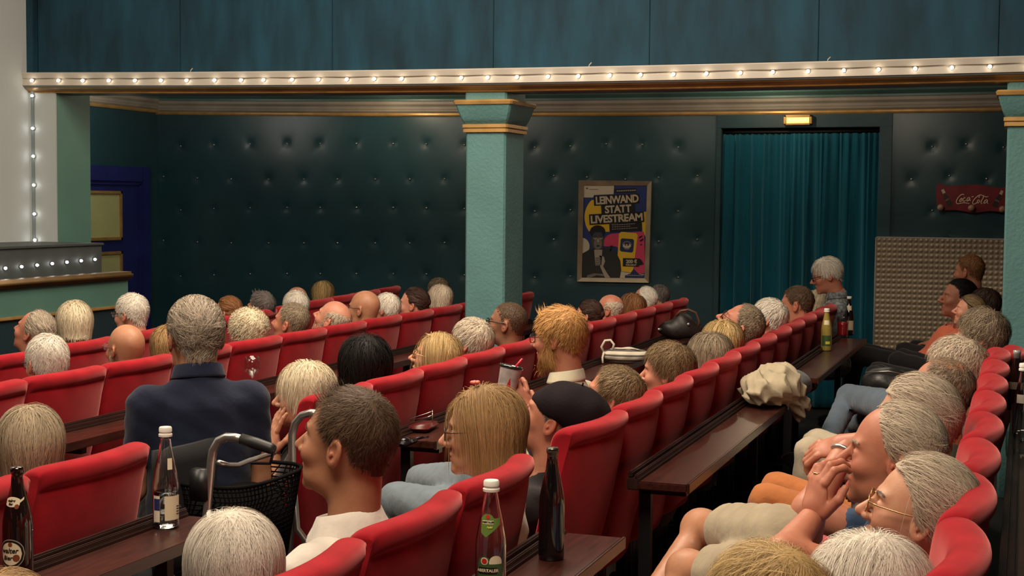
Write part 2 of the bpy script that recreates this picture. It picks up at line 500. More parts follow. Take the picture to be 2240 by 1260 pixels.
def strip(name, label, spots, r, m_bulb, out, mount):
    """a string of bulbs: sockets and bulbs as parts; out is the direction the bulbs face"""
    root = empty(name, spots[0])
    tag(root, label, 'light string')
    out = np.array(out, float)
    R = np.array(Vector(out).to_track_quat('Z', 'Y').to_matrix())
    b = MB().ell((0, 0, 0), (r, r, r * 1.15), 12, 8, R=R).build('bulb', m_bulb, root)
    k = MB().lathe([(r * 1.25, 0), (r * 1.3, 0.004), (r * 0.8, 0.010)], n=12)
    k.v = [vv @ R.T for vv in k.v]
    k = k.build('socket', mount, root)
    p0 = np.array(spots[0])
    for i, p in enumerate(spots):
        bb = b if i == 0 else link('bulb', b.data, root)
        kk = k if i == 0 else link('socket', k.data, root)
        bb.location = np.array(p) - p0 + out * (r * 1.0 + 0.006)
        kk.location = np.array(p) - p0
    return root
us = [72, 130, 183, 240, 297, 354, 410, 471, 529, 578, 640, 698, 760, 820, 880, 948, 1010, 1068, 1132, 1200, 1266, 1335, 1402, 1474, 1546, 1620, 1691, 1768, 1846, 1922, 2002, 2082, 2165, 2250]
sp = []
for u in us:
    x = on_y(u, 160, YB - 0.08)[0]
    sp.append((x, YB - 0.077, zbf(x) + H(x) * 0.60))
strip('bulb_string', 'string of warm lit bulbs along the long cream beam', sp, 0.0105, BULB, (0, -1, -0.12), CREAMP)
wire = MB().tube([(p[0], p[1] + 0.002, p[2] + 0.012 + (0.006 if i % 2 else 0)) for i, p in enumerate(sp)], 0.003, 6)
wire.build('cable', mat('brown_cable', (0.12, 0.09, 0.06), 0.5), bpy.data.objects['bulb_string'], loc=-Vector(sp[0]))
sp = []
for v in (210, 281, 342, 405, 468, 525):
    p = on_y(72 + 6 * (v - 210) / 315, v, YB - 0.02); sp.append(tuple(p))
strip('bulb_string', 'short upright string of white bulbs beside the screen', sp, 0.0095, BULBC, (0.25, -1, 0), GREYP)
st = MB().box((sp[0][0] - 0.02, YB - 0.02, 1.38), (sp[0][0] + 0.006, YB - 0.011, 2.45), bev=0.002)
struct(st.build('trim_5', mat('grey_blue_paint', (0.16, 0.20, 0.21), 0.5), smooth=False))
# cable ends sticking up from the beam
for u in (425, 1293, 1812):
    x = on_y(u, 140, YB)[0]
    m = MB().tube([(x, YB - .05, ztf(x) - .005), (x + .004, YB - .05, ztf(x) + .012), (x + .018, YB - .05, ztf(x) + .026)], 0.003, 6)
    tag(m.build('cable_end', CREAMP), 'cable end poking up from the beam, ' + {425: 'near the stage column', 1293: 'between the pillar and the doorway', 1812: 'over the curtained doorway'}[u], 'cable')
# ---- pillars
def pillar(u0, u1, u2, vt, vn):
    x0, x1 = on_y(u0, 400, YB)[0], on_y(u1, 400, YB)[0]
    y1 = on_x(u2, 400, x1)[1] if u2 else YB + 0.33
    zt_, zn = on_y(u0, vt, YB)[2], on_y(u0, vn, YB)[2]
    cx, cy, hx, hy = (x0 + x1) / 2, (YB + y1) / 2, (x1 - x0) / 2, (y1 - YB) / 2
    m = MB()
    def ring(e, z): return [(cx - hx - e, cy - hy - e, z), (cx + hx + e, cy - hy - e, z), (cx + hx + e, cy + hy + e, z), (cx - hx - e, cy + hy + e, z)]
    bv = 0.012
    def rring(e, z):
        c = ring(e, z); out = []
        for (px, py, _), (sx, sy) in zip(c, ((-1, -1), (1, -1), (1, 1), (-1, 1))):
            ord_ = ((0, -sy), (-sx, 0)) if sx * sy > 0 else ((-sx, 0), (0, -sy))
            for ax, ay in ord_: out.append((px + ax * bv, py + ay * bv, z))
        return out
    m.grid([rring(0, 0), rring(0, zn - 0.052)], closed_v=True)
    root = struct(m.build('pillar', GREENP, smooth=False))
    def band(name, prof, mt):
        mb = MB().grid([rring(e, z) for e, z in prof], closed_v=True)
        return mb.build(name, mt, root, smooth='auto')
    band('neck_band', [(0.0, zn - .055), (0.016, zn - .052), (0.016, zn - .032), (0.010, zn - .028), (0.020, zn - .024), (0.020, zn - .004), (0.0, zn)], GOLD)
    e = lambda t: 0.006 + 0.046 * (t ** 0.7)
    band('capital', [(e(t), zn - .002 + t * (zt_ - .03 - zn)) for t in np.linspace(0, 1, 8)], GREENP)
    band('top_band', [(0.045, zt_ - .034), (0.060, zt_ - .030), (0.064, zt_ - .012), (0.056, zt_ - .002), (-0.02, zt_)], GOLD)
    band('neck_block', [(0.006, zt_ - .005), (0.006, 2.47)], GREENP)
    return x0, x1, YB, y1
PIL = pillar(1018, 1105, 1146, 219, 271)
pillar(2200, 2275, None, 197, 255)
# ---- low stage front on the left: rail, green band, dark base
xr = on_y(283, 600, YB)[0]
zr0, zr1 = on_y(283, 598, YB)[2], on_y(283, 606, YB)[2]
zg = on_y(250, 667, YB)[2]
m = MB().box((xr - 0.9, 1.5, 0), (xr - 0.02, YB, zg))
struct(m.build('wall_stage', mat('dark_teal_paint', (0.010, 0.030, 0.038), 0.5), smooth=False))
struct(MB().box((xr - 0.85, 1.5, zg), (xr - 0.012, YB, zr1)).build('wall_stage_band', GREENS, smooth=False))
struct(MB().box((xr - 0.03, 1.5, zg - 0.012), (xr, YB, zg + 0.008), bev=0.004).build('trim_6', GOLD, smooth=False))
rl = MB().box((xr - 0.10, 1.5, zr1 - 0.012), (xr + 0.03, YB + .02, zr0 + 0.014), bev=0.016)
struct(rl.build('trim_7', BRONZE))
xb = on_y(225, 560, YB)[0]
zb0, zb1 = zr0 - 0.05, on_y(225, 535, YB)[2]
struct(MB().box((XS, 1.5, zb0), (xb, YB - 0.01, zb1), bev=0.004).build('wall_stage_ledge', DARKG, smooth=False))
struct(MB().box((XS - .02, 1.5, zb1 - 0.004), (xb + 0.012, YB, zb1 + 0.012), bev=0.003).build('trim_8', DARKG, smooth=False))
sp = []
p0 = on_x(208, 567, xb)
for k in range(12):
    sp.append((xb + 0.001, p0[1] - 0.02 - k * 0.152, p0[2] - 0.004 * k))
strip('bulb_string', 'row of white bulbs on the dark ledge under the screen', sp, 0.0090, BULBC, (1, -0.2, 0), DARKG)

# lamps tucked behind the beam that wash the cornice
for (u, v, pw) in ((885, 215, 9.0), (1690, 205, 9.0)):
    p = on_y(u, v, YW)
    lamp('aisle_lamp_and_fill', (p[0], YW - 0.62, ZC - 0.07), pw, (1.0, 0.80, 0.55), 0.03)
    g = MB().lathe([(0.05, 0.06), (0.05, 0.02), (0.042, 0.0), (0.03, 0.01)], (p[0], YW - 0.62, ZC - 0.055), 20)
    tag(g.build('ceiling_spot', CORN), 'round ceiling spot over the aisle ' + ('by the curtained doorway' if u > 1000 else 'by the padded wall'), 'lamp')
lamp('aisle_lamp_and_fill', (on_y(700, 300, 10.4)[0], 10.2, ZC - 0.1), 11.0, WARM, 0.2)  # added fill light for the padded wall side, no fixture here
lamp('aisle_lamp_and_fill', (on_y(1900, 300, 10.4)[0], 10.2, ZC - 0.1), 17.0, WARM, 0.2)  # added fill to brighten the end wall, metal panel and coat rack
lamp('aisle_lamp_and_fill', (-7.2, 10.4, ZC - 0.1), 14.0, (1, .92, .8), 0.2)  # fill light added for the blue door end, not a real lamp
lamp('aisle_lamp_and_fill', (-4.6, 10.6, ZC - 0.1), 8.0, WARM, 0.2)  # another added fill under the aisle ceiling, without a fixture
lamp('aisle_lamp_and_fill', (on_y(1330, 300, 10.4)[0], 10.3, ZC - 0.1), 9.0, WARM, 0.2)  # fill added to lift the poster, stands for no real source
# ================================================================== seats and the shelves behind them
SW = 0.50
def seat_meshes():
    # backrest: a closed profile swept along a curved plan, rear bulging backwards
    prof = [(-0.118, .40), (-0.112, .48), (-0.082, .60), (-0.054, .70), (-0.033, .80), (-0.017, .885), (-0.013, .925), (-0.0125, .936), (-0.020, .942), (-0.013, .948), (-0.001, .955),
            (0.003, .970), (0.002, .986), (-0.007, .998), (-0.024, 1.003), (-0.044, 1.003), (-0.062, .997), (-0.076, .982), (-0.082, .955), (-0.088, .90), (-0.100, .82), (-0.120, .70), (-0.150, .58), (-0.175, .48), (-0.180, .42), (-0.165, .40)]
    prof = np.array(prof)
    cen = np.array([-0.065, 0.72])
    ys = np.array([-1, -.985, -.95, -.86, -.72, -.5, -.25, 0, .25, .5, .72, .86, .95, .985, 1.0])
    rows = []
    for y in ys:
        a = abs(y)
        bulge = -0.044 * y * y
        t = max(0, (a - .86) / .14)
        rnd = 0.018 * (1 - math.sqrt(max(0, 1 - t * t)))
        c = cen[0] + (prof[:, 1] - cen[1]) * 0.235
        px = prof[:, 0] - np.sign(prof[:, 0] - c) * np.minimum(rnd, np.abs(prof[:, 0] - c))
        pz = prof[:, 1] - rnd * np.clip((prof[:, 1] - .90) / .1, 0, 1) * 0.8 - 0.006 * a ** 6 * (prof[:, 1] > .9)
        rows.append(np.stack([px + bulge, np.full(len(px), y * SW / 2), pz], -1))
    def inner(r_, f_):
        c_ = cen[0] + (r_[:, 2] - cen[1]) * 0.235 - 0.044
        q_ = r_.copy(); q_[:, 0] = c_ + (r_[:, 0] - c_) * f_
        q_[:, 2] = np.minimum(q_[:, 2], 1.0 - (1 - f_) * .03); return q_
    rows = [inner(rows[0], 0.0), inner(rows[0], .6)] + rows + [inner(rows[-1], .6), inner(rows[-1], 0.0)]
    mb = MB().grid(rows, closed_v=True)
    n = len(prof)
    return mb
SEAT = {}
def seat(x, y, z=0.0, rz=0.0):
    root = empty('cinema_seat', (x, y, z), rz)
    if not SEAT:
        b = seat_meshes().build('backrest', VELVET, root)
        sb = b.modifiers.new('s', 'SUBSURF'); sb.levels = sb.render_levels = 1
        c = MB().box((-0.66, -SW / 2 + .02, .36), (-0.20, SW / 2 - .02, .47), bev=0.035).build('cushion', VELVET, root)
        lg = MB().box((-0.50, -.025, 0.0), (-0.14, .025, .035), bev=.006).box((-.33, -.02, .03), (-.27, .02, .37)).build('leg', BLACKM, root)
        lg.location = (0, -SW / 2 + .05, 0)
        l2 = link('leg', lg.data, root, (0, SW / 2 - .05, 0))
        ar = MB().box((-0.52, -.018, .585), (-0.17, .018, .615), bev=.008).box((-.24, -.012, .40), (-.19, .012, .59)).box((-.50, -.012, .40), (-.45, .012, .59)).build('armrest', WOODD, root)
        ar.location = (0, SW / 2 - .020, 0)
        SEAT.update(b=b, c=c, l=lg, l2=l2, a=ar)
    else:
        for k in ('b', 'c', 'l', 'l2', 'a'):
            o = SEAT[k].copy(); COL.objects.link(o); o.parent = root
    return root
ORD = ['first', 'second', 'third', 'fourth', 'fifth', 'sixth', 'seventh', 'eighth', 'ninth', 'tenth', 'eleventh', 'twelfth', 'thirteenth', 'fourteenth', 'fifteenth', 'sixteenth']
RX = {'A': 4.30, 'B': 3.50, 'C': 2.27, 'D': 1.205, 'E': 0.042}
RZ = {'A': 0, 'B': 0, 'C': 0, 'D': 0, 'E': 0.07}
RY = {}
RY['D'] = [1.86, 2.39, 2.92, 3.45] + [4.41 + .508 * k for k in range(12)]
RY['C'] = [2.18, 2.70, 3.22] + [4.70 + .49 * k for k in range(12)]
RY['B'] = [4.75 + .497 * k for k in range(-2, 12)]
RY['A'] = [4.80 + .515 * k for k in range(0, 12)]
RY['E'] = [1.67, 2.195] + [2.72 + .525 * k for k in range(8)]
RNAME = {'Z': 'short row against the padded wall', 'A': 'row before the stage rail', 'B': 'row with the curly-haired person',
         'C': 'row of the navy polo man', 'D': 'row of the black beret man', 'E': 'raised rear row'}
SEATS = {}
for rw, ys in RY.items():
    for k, y in enumerate(ys):
        s_ = seat(-(RX[rw] if rw != 'A' else 3.525 + .1125 * y), y - (.05 if (rw == 'D' and k == 4) else 0), RZ[rw], rz=(math.radians(-5) if (rw == 'D' and k == 4) else (math.radians(6.4) if rw == 'A' else 0.0)))
        s_.scale = (1, {'A': 1.01, 'B': .985, 'C': .97, 'D': 1.0, 'E': 1.01}[rw], 1)
        tag(s_, f'red velvet seat, {ORD[k]} from the near end, {RNAME[rw]}', 'seat', 'red seats in ' + RNAME[rw])
        SEATS[(rw, k)] = s_
for x, y, lb in ((0.02, 6.75, 'red velvet seat standing alone past the raised rear row, behind the cola bottle'), (-0.12, 7.3, 'red velvet seat next to the second pillar, nearer one of two'), (-0.12, 7.8, 'red velvet seat next to the second pillar, farther one of two')):
    tag(seat(x, y, 0.05), lb, 'seat', 'red seats by the second pillar')

def shelf(x, y0, y1, label, z=0.78, zoff=0.0, depth=0.16):
    """narrow wooden table fixed behind a row of seat backs; x is the seats' rear plane"""
    root = empty('wooden_shelf', (x + 0.12, (y0 + y1) / 2, zoff))
    h = (y1 - y0) / 2
    MB().box((-0.075, -h, z - .028), (-0.075 + depth, h, z), bev=0.004).build('shelf_board', WOOD, root, smooth=False)
    MB().box((-0.075 + depth - .001, -h, z - .030), (-0.075 + depth + .008, h, z + .003), bev=0.002).build('edge_strip', WOOD, root, smooth=False)
    m = MB().box((-0.115, -h, z - .03), (-0.075, h, z + .010), bev=0.003).box((-0.113, -h, z + .010), (-0.097, h, z + .030), bev=0.004)
    m.box((-0.090, -h, z + .008), (-0.080, h, z + .022), bev=0.003)
    m.build('back_ledge', WOODD, root, smooth=False)
    n = max(2, int(round((y1 - y0) / 1.0)))
    br = None
    for k in range(n):
        yy = -h + 0.12 + (2 * h - 0.24) * k / (n - 1)
        if br is None:
            br = MB().box((-0.10, -.016, 0), (-0.06, .016, z - .03)).box((-.10, -.016, z - .06), (0.06, .016, z - .03)).box((-.22, -.03, 0), (.08, .03, .02), bev=.004).build('bracket', BLACKM, root, smooth=False)
            o = br
        else:
            o = link('bracket', br.data, root)
        o.location = (0, yy, 0)
    tag(root, label, 'shelf', 'wooden shelves behind the seat rows')
    return root
XSH = {}
shelf(-RX['D'], 1.5, 3.72, 'dark wooden shelf carrying the tall dark bottle and the apple spritzer bottle')
shelf(-RX['D'], 4.50, 6.75, 'dark wooden shelf with the beige jacket thrown over its far end')
shelf(-RX['D'], 7.55, 9.95, 'dark wooden shelf before the curtain with the green-labelled bottle')
shelf(-RX['C'], 1.7, 3.52, 'dark wooden shelf carrying the brown beer bottle and the clear water bottle')
shelf(-RX['C'], 4.95, 10.4, 'long dark wooden shelf with the striped pouch and black handbag')
shelf(-RX['B'], 3.3, 10.2, 'long dark wooden shelf with the wine glass, before the navy polo man')
shelf(-4.12, 4.6, 5.6, 'dark wooden shelf behind the row before the stage rail')
shelf(-RX['E'], 1.2, 6.2, 'dark wooden shelf behind the raised rear row with glasses and cola', zoff=0.07, depth=0.22)
# ================================================================== people: distance fields -> one skin surface each
def smin(a, b, k):
    h = np.clip(0.5 + 0.5 * (b - a) / k, 0, 1)
    return b + (a - b) * h - k * h * (1 - h)
def smax(a, b, k): return -smin(-a, -b, k)
def d_ell(P, c, r):
    q = (P - np.asarray(c, P.dtype)) / np.asarray(r, P.dtype)
    k0 = np.sqrt((q * q).sum(1)) + 1e-9
    q2 = q / np.asarray(r, P.dtype)
    k1 = np.sqrt((q2 * q2).sum(1)) + 1e-9
    return k0 * (k0 - 1) / k1
def d_cap(P, a, b, ra, rb=None):
    rb = ra if rb is None else rb
    a, b = np.asarray(a, P.dtype), np.asarray(b, P.dtype)
    ab = b - a
    t = np.clip(((P - a) @ ab) / (ab @ ab + 1e-9), 0, 1)
    return np.sqrt(((P - a - t[:, None] * ab) ** 2).sum(1)) - (ra + (rb - ra) * t)
def surface_nets(fn, lo, hi, h):
    lo, hi = np.asarray(lo, float), np.asarray(hi, float)
    n = np.maximum(np.ceil((hi - lo) / h).astype(int) + 1, 4)
    ax = [np.float32(lo[i]) + np.float32(h) * np.arange(n[i], dtype=np.float32) for i in range(3)]
    G = np.stack(np.meshgrid(*ax, indexing='ij'), -1).reshape(-1, 3)
    # coarse test first: only evaluate finely near the surface
    f = fn(G).reshape(n)
    ins = f < 0
    c = np.zeros(tuple(n - 1), np.int8)
    for dx in (0, 1):
        for dy in (0, 1):
            for dz in (0, 1):
                c += ins[dx:n[0] - 1 + dx, dy:n[1] - 1 + dy, dz:n[2] - 1 + dz]
    act = (c > 0) & (c < 8)
    I = np.argwhere(act)
    idx = -np.ones(act.shape, np.int64)
    idx[tuple(I.T)] = np.arange(len(I))
    acc = np.zeros((len(I), 3)); cnt = np.zeros(len(I))
    offs = [(0, 0, 0), (1, 0, 0), (0, 1, 0), (1, 1, 0), (0, 0, 1), (1, 0, 1), (0, 1, 1), (1, 1, 1)]
    for (a, b) in ((0, 1), (2, 3), (4, 5), (6, 7), (0, 2), (1, 3), (4, 6), (5, 7), (0, 4), (1, 5), (2, 6), (3, 7)):
        oa, ob = np.array(offs[a]), np.array(offs[b])
        fa, fb = f[tuple((I + oa).T)], f[tuple((I + ob).T)]
        cr = (fa < 0) != (fb < 0)
        t = np.where(cr, fa / (fa - fb + 1e-20), 0)
        acc += np.where(cr[:, None], oa + (ob - oa) * t[:, None], 0)
        cnt += cr
    V = lo + h * (I + acc / cnt[:, None])
    Q = []
    for a in range(3):
        b, d = (a + 1) % 3, (a + 2) % 3
        s0 = [slice(1, n[i] - 1) for i in range(3)]; s0[a] = slice(0, n[a] - 1)
        s1 = list(s0); s1[a] = slice(1, n[a])
        A, B = ins[tuple(s0)], ins[tuple(s1)]
        E = np.argwhere(A != B)
        base = E.copy()
        for i in range(3):
            if i != a: base[:, i] += 1
        sgn = A[tuple(E.T)]
        eb, ed = np.eye(3, dtype=int)[b], np.eye(3, dtype=int)[d]
        q = np.stack([idx[tuple(p.T)] for p in (base - eb - ed, base - ed, base, base - eb)], 1)
        q[~sgn] = q[~sgn][:, ::-1]
        Q.append(q)
    Q = np.concatenate(Q)
    Q = Q[(Q >= 0).all(1)]
    return V, Q

# ---- head, in its own frame: x forward, y to its left, z up, origin between the ears
def head_bare(P, jaw=1.0):
    d = d_ell(P, (-0.010, 0, 0.034), (0.098, 0.076, 0.088))
    d = smin(d, d_ell(P, (0.036, 0, -0.028), (0.056, 0.058, 0.085)), 0.03)
    d = smin(d, d_ell(P, (0.040, 0, -0.080), (0.050, 0.046 * jaw, 0.034)), 0.03)
    d = smin(d, d_cap(P, (-0.028, 0, -0.03), (-0.040, 0, -0.19), 0.056, 0.058), 0.035)
    return d
def head_full(P, jaw=1.0, nose=1.0):
    d = head_bare(P, jaw)
    d = smin(d, d_ell(P, (0.077, 0, 0.026), (0.018, 0.048, 0.010)), 0.016)          # brow
    d = smin(d, d_ell(P, (0.080, 0, -0.104), (0.016, 0.022, 0.015)), 0.016)         # chin
    for s in (-1, 1):
        d = smax(d, -d_ell(P, (0.098, s * 0.032, 0.004), (0.020, 0.020, 0.014)), 0.014)   # eye socket
        d = smin(d, d_ell(P, (0.079, s * 0.031, 0.002), (0.0125, 0.0145, 0.0115)), 0.006)  # lids over the eyeball
        d = smax(d, -d_ell(P, (0.0935, s * 0.0315, 0.0015), (0.0105, 0.0115, 0.0042)), 0.002)
        d = smin(d, d_ell(P, (0.064, s * 0.040, -0.028), (0.024, 0.022, 0.022)), 0.02)    # cheek
    d = smin(d, d_cap(P, (0.086, 0, 0.016), (0.086 + 0.033 * nose, 0, -0.027), 0.0075, 0.0118), 0.010)   # nose
    for s in (-1, 1):
        d = smin(d, d_ell(P, (0.101, s * 0.012, -0.033), (0.013, 0.009, 0.009)), 0.006)
    d = smin(d, d_ell(P, (0.090, 0, -0.0605), (0.010, 0.024, 0.0065)), 0.006)       # lips
    d = smin(d, d_ell(P, (0.088, 0, -0.0740), (0.010, 0.021, 0.0075)), 0.006)
    d = smax(d, -d_ell(P, (0.099, 0, -0.067), (0.008, 0.022, 0.0022)), 0.004)
    for s in (-1, 1):                                                               # ears
        c, sn = math.cos(0.22), math.sin(0.22)
        q = P - np.array((-0.012, s * 0.079, -0.008), P.dtype)
        q = np.stack([q[:, 0] * c + q[:, 2] * sn, q[:, 1] + s * 0.28 * q[:, 0], -q[:, 0] * sn + q[:, 2] * c], 1)
        e = d_ell(q, (0, 0, 0), (0.020, 0.0085, 0.034))
        e = smax(e, -d_ell(q, (0.003, s * 0.0095, 0.004), (0.0125, 0.0098, 0.0235)), 0.0018)
        e = smin(e, d_ell(q, (0.006, s * 0.004, -0.004), (0.004, 0.005, 0.008)), 0.003)
        d = smin(d, e, 0.006)
    return d
def head_tint(P):
    """where skin is naturally redder: lips, nose tip, cheeks, ears"""
    def g(c, r): return np.exp(-((P - np.array(c)) ** 2 / np.array(r) ** 2).sum(1))
    t = 0.95 * np.maximum(g((0.096, 0, -0.061), (0.014, 0.022, 0.006)), g((0.094, 0, -0.073), (0.014, 0.020, 0.007)))
    t = np.maximum(t, 0.45 * g((0.11, 0, -0.028), (0.016, 0.018, 0.014)))
    for s in (-1, 1):
        t = np.maximum(t, 0.35 * g((0.075, s * 0.042, -0.025), (0.03, 0.022, 0.024)))
        t = np.maximum(t, 0.55 * g((-0.012, s * 0.085, -0.008), (0.022, 0.016, 0.034)))
    return t
def skin(name, c):
    if name in MATS: return MATS[name]
    m = bpy.data.materials.new(name)
    nt, b = nodes_of(m)
    N, L = nt.nodes, nt.links
    at = N.new('ShaderNodeAttribute'); at.attribute_name = 'tint'
    mx = N.new('ShaderNodeMix'); mx.data_type = 'RGBA'
    mx.inputs[6].default_value = c + (1,)
    mx.inputs[7].default_value = (c[0] * 0.82, c[1] * 0.42, c[2] * 0.42, 1)
    L.new(at.outputs['Fac'], mx.inputs[0])
    tc = N.new('ShaderNodeTexCoord')
    nz = N.new('ShaderNodeTexNoise'); nz.inputs['Scale'].default_value = 28; nz.inputs['Detail'].default_value = 5
    L.new(tc.outputs['Object'], nz.inputs['Vector'])
    m2 = N.new('ShaderNodeMix'); m2.data_type = 'RGBA'; m2.blend_type = 'MULTIPLY'
    m2.inputs[0].default_value = 0.5
    rp = N.new('ShaderNodeValToRGB')
    rp.color_ramp.elements[0].position, rp.color_ramp.elements[0].color = 0.35, (0.80, 0.66, 0.62, 1)
    rp.color_ramp.elements[1].position, rp.color_ramp.elements[1].color = 0.65, (1, 1, 1, 1)
    L.new(nz.outputs['Fac'], rp.inputs[0])
    L.new(mx.outputs[2], m2.inputs[6]); L.new(rp.outputs[0], m2.inputs[7])
    L.new(m2.outputs[2], b.inputs['Base Color'])
    n2 = N.new('ShaderNodeTexNoise'); n2.inputs['Scale'].default_value = 240
    L.new(tc.outputs['Object'], n2.inputs['Vector'])
    bp = N.new('ShaderNodeBump'); bp.inputs['Strength'].default_value = 0.12; bp.inputs['Distance'].default_value = 0.002
    L.new(n2.outputs['Fac'], bp.inputs['Height']); L.new(bp.outputs[0], b.inputs['Normal'])
    S(b, rough=0.48, spec=0.4, sss=0.12, ssss=0.008)
    MATS[name] = m
    return m
SKIN = {'fair': skin('skin_fair', (0.55, 0.285, 0.175)), 'pink': skin('skin_pink', (0.56, 0.255, 0.165)), 'tan': skin('skin_tan', (0.42, 0.20, 0.11)),
        'brown': skin('skin_brown', (0.27, 0.125, 0.072)), 'red': skin('skin_red', (0.47, 0.19, 0.115))}
def hairmat(name, dark, light):
    name = 'hair_' + name
    if name in MATS: return MATS[name]
    m = bpy.data.materials.new(name)
    nt, b = nodes_of(m)
    N, L = nt.nodes, nt.links
    at = N.new('ShaderNodeAttribute'); at.attribute_name = 'strand'
    rp = N.new('ShaderNodeValToRGB')
    rp.color_ramp.elements[0].color = tuple(a * .75 + b_ * .25 for a, b_ in zip(dark, light)) + (1,)
    rp.color_ramp.elements[1].color = light + (1,)
    L.new(at.outputs['Fac'], rp.inputs[0]); L.new(rp.outputs[0], b.inputs['Base Color'])
    S(b, rough=0.55, spec=0.18)
    MATS[name] = m
    return m
HAIR = {
    'white': hairmat('white', (0.50, 0.44, 0.36), (0.88, 0.81, 0.69)), 'cream': hairmat('cream', (0.46, 0.37, 0.23), (0.88, 0.76, 0.54)),
    'grey': hairmat('grey', (0.15, 0.115, 0.082), (0.50, 0.41, 0.31)), 'lightgrey': hairmat('lightgrey', (0.30, 0.235, 0.17), (0.70, 0.58, 0.44)),
    'greybrown': hairmat('greybrown', (0.09, 0.065, 0.042), (0.32, 0.245, 0.165)), 'darkgrey': hairmat('darkgrey', (0.045, 0.036, 0.032), (0.20, 0.17, 0.155)),
    'brown': hairmat('brown', (0.035, 0.020, 0.012), (0.14, 0.085, 0.050)), 'darkbrown': hairmat('darkbrown', (0.015, 0.008, 0.006), (0.065, 0.032, 0.022)),
    'black': hairmat('black', (0.003, 0.0025, 0.0025), (0.014, 0.011, 0.010)), 'blond': hairmat('blond', (0.20, 0.115, 0.040), (0.62, 0.43, 0.19)),
    'darkblond': hairmat('darkblond', (0.14, 0.075, 0.028), (0.52, 0.32, 0.14)), 'ginger': hairmat('ginger', (0.24, 0.10, 0.030), (0.66, 0.36, 0.125)),
    'greyblond': hairmat('greyblond', (0.20, 0.145, 0.088), (0.58, 0.46, 0.31)), 'redbrown': hairmat('redbrown', (0.095, 0.034, 0.013), (0.28, 0.125, 0.048)), 'lightbrown': hairmat('lightbrown', (0.075, 0.045, 0.022), (0.25, 0.165, 0.085)),
}
CC = np.array((-0.010, 0, 0.034))      # cranium centre
LINES = {   # hairline: lowest elevation that carries hair, by azimuth from the face
    'full': ((0, 30), (35, 30), (52, 22), (66, 8), (75, -18), (83, -22), (88, 4), (104, 4), (112, -12), (119, -36), (150, -48), (180, -50)),
    'high': ((0, 52), (25, 54), (42, 44), (60, 20), (72, -8), (83, -18), (88, 4), (104, 4), (112, -12), (119, -36), (150, -46), (180, -48)),
    'bob': ((0, 36), (38, 42), (60, 40), (75, 26), (88, 4), (97, -14), (110, -25), (125, -42), (150, -50), (180, -52)),
    'low': ((0, 22), (40, 20), (60, 4), (72, -30), (100, -40), (119, -45), (150, -50), (180, -52)),
}
FRINGE = ((0, -90), (70, -90), (78, 22), (100, 30), (140, 34), (180, 22))
def mask_dir(D, kind):
    az = np.degrees(np.abs(np.arctan2(D[:, 1], D[:, 0])))
    el = np.degrees(np.arcsin(np.clip(D[:, 2], -1, 1)))
    if kind == 'fringe':
        a = np.array(LINES['full'])
        t = np.array(FRINGE)
        return (el > np.interp(az, a[:, 0], a[:, 1])) & (el < np.interp(az, t[:, 0], t[:, 1]))
    if kind == 'beard':
        return (az < 78) & (el < np.interp(az, (0, 25, 45, 70, 78), (-52, -48, -44, -22, -18))) & (el > -82)
    a = np.array(LINES[kind])
    return el > np.interp(az, a[:, 0], a[:, 1])
def grad(fn, P, e=0.002):
    d = fn(P)
    g = np.stack([fn(P + np.array(o, P.dtype) * e) - d for o in np.eye(3)], 1)
    g /= np.linalg.norm(g, axis=1)[:, None] + 1e-9
    return d, g
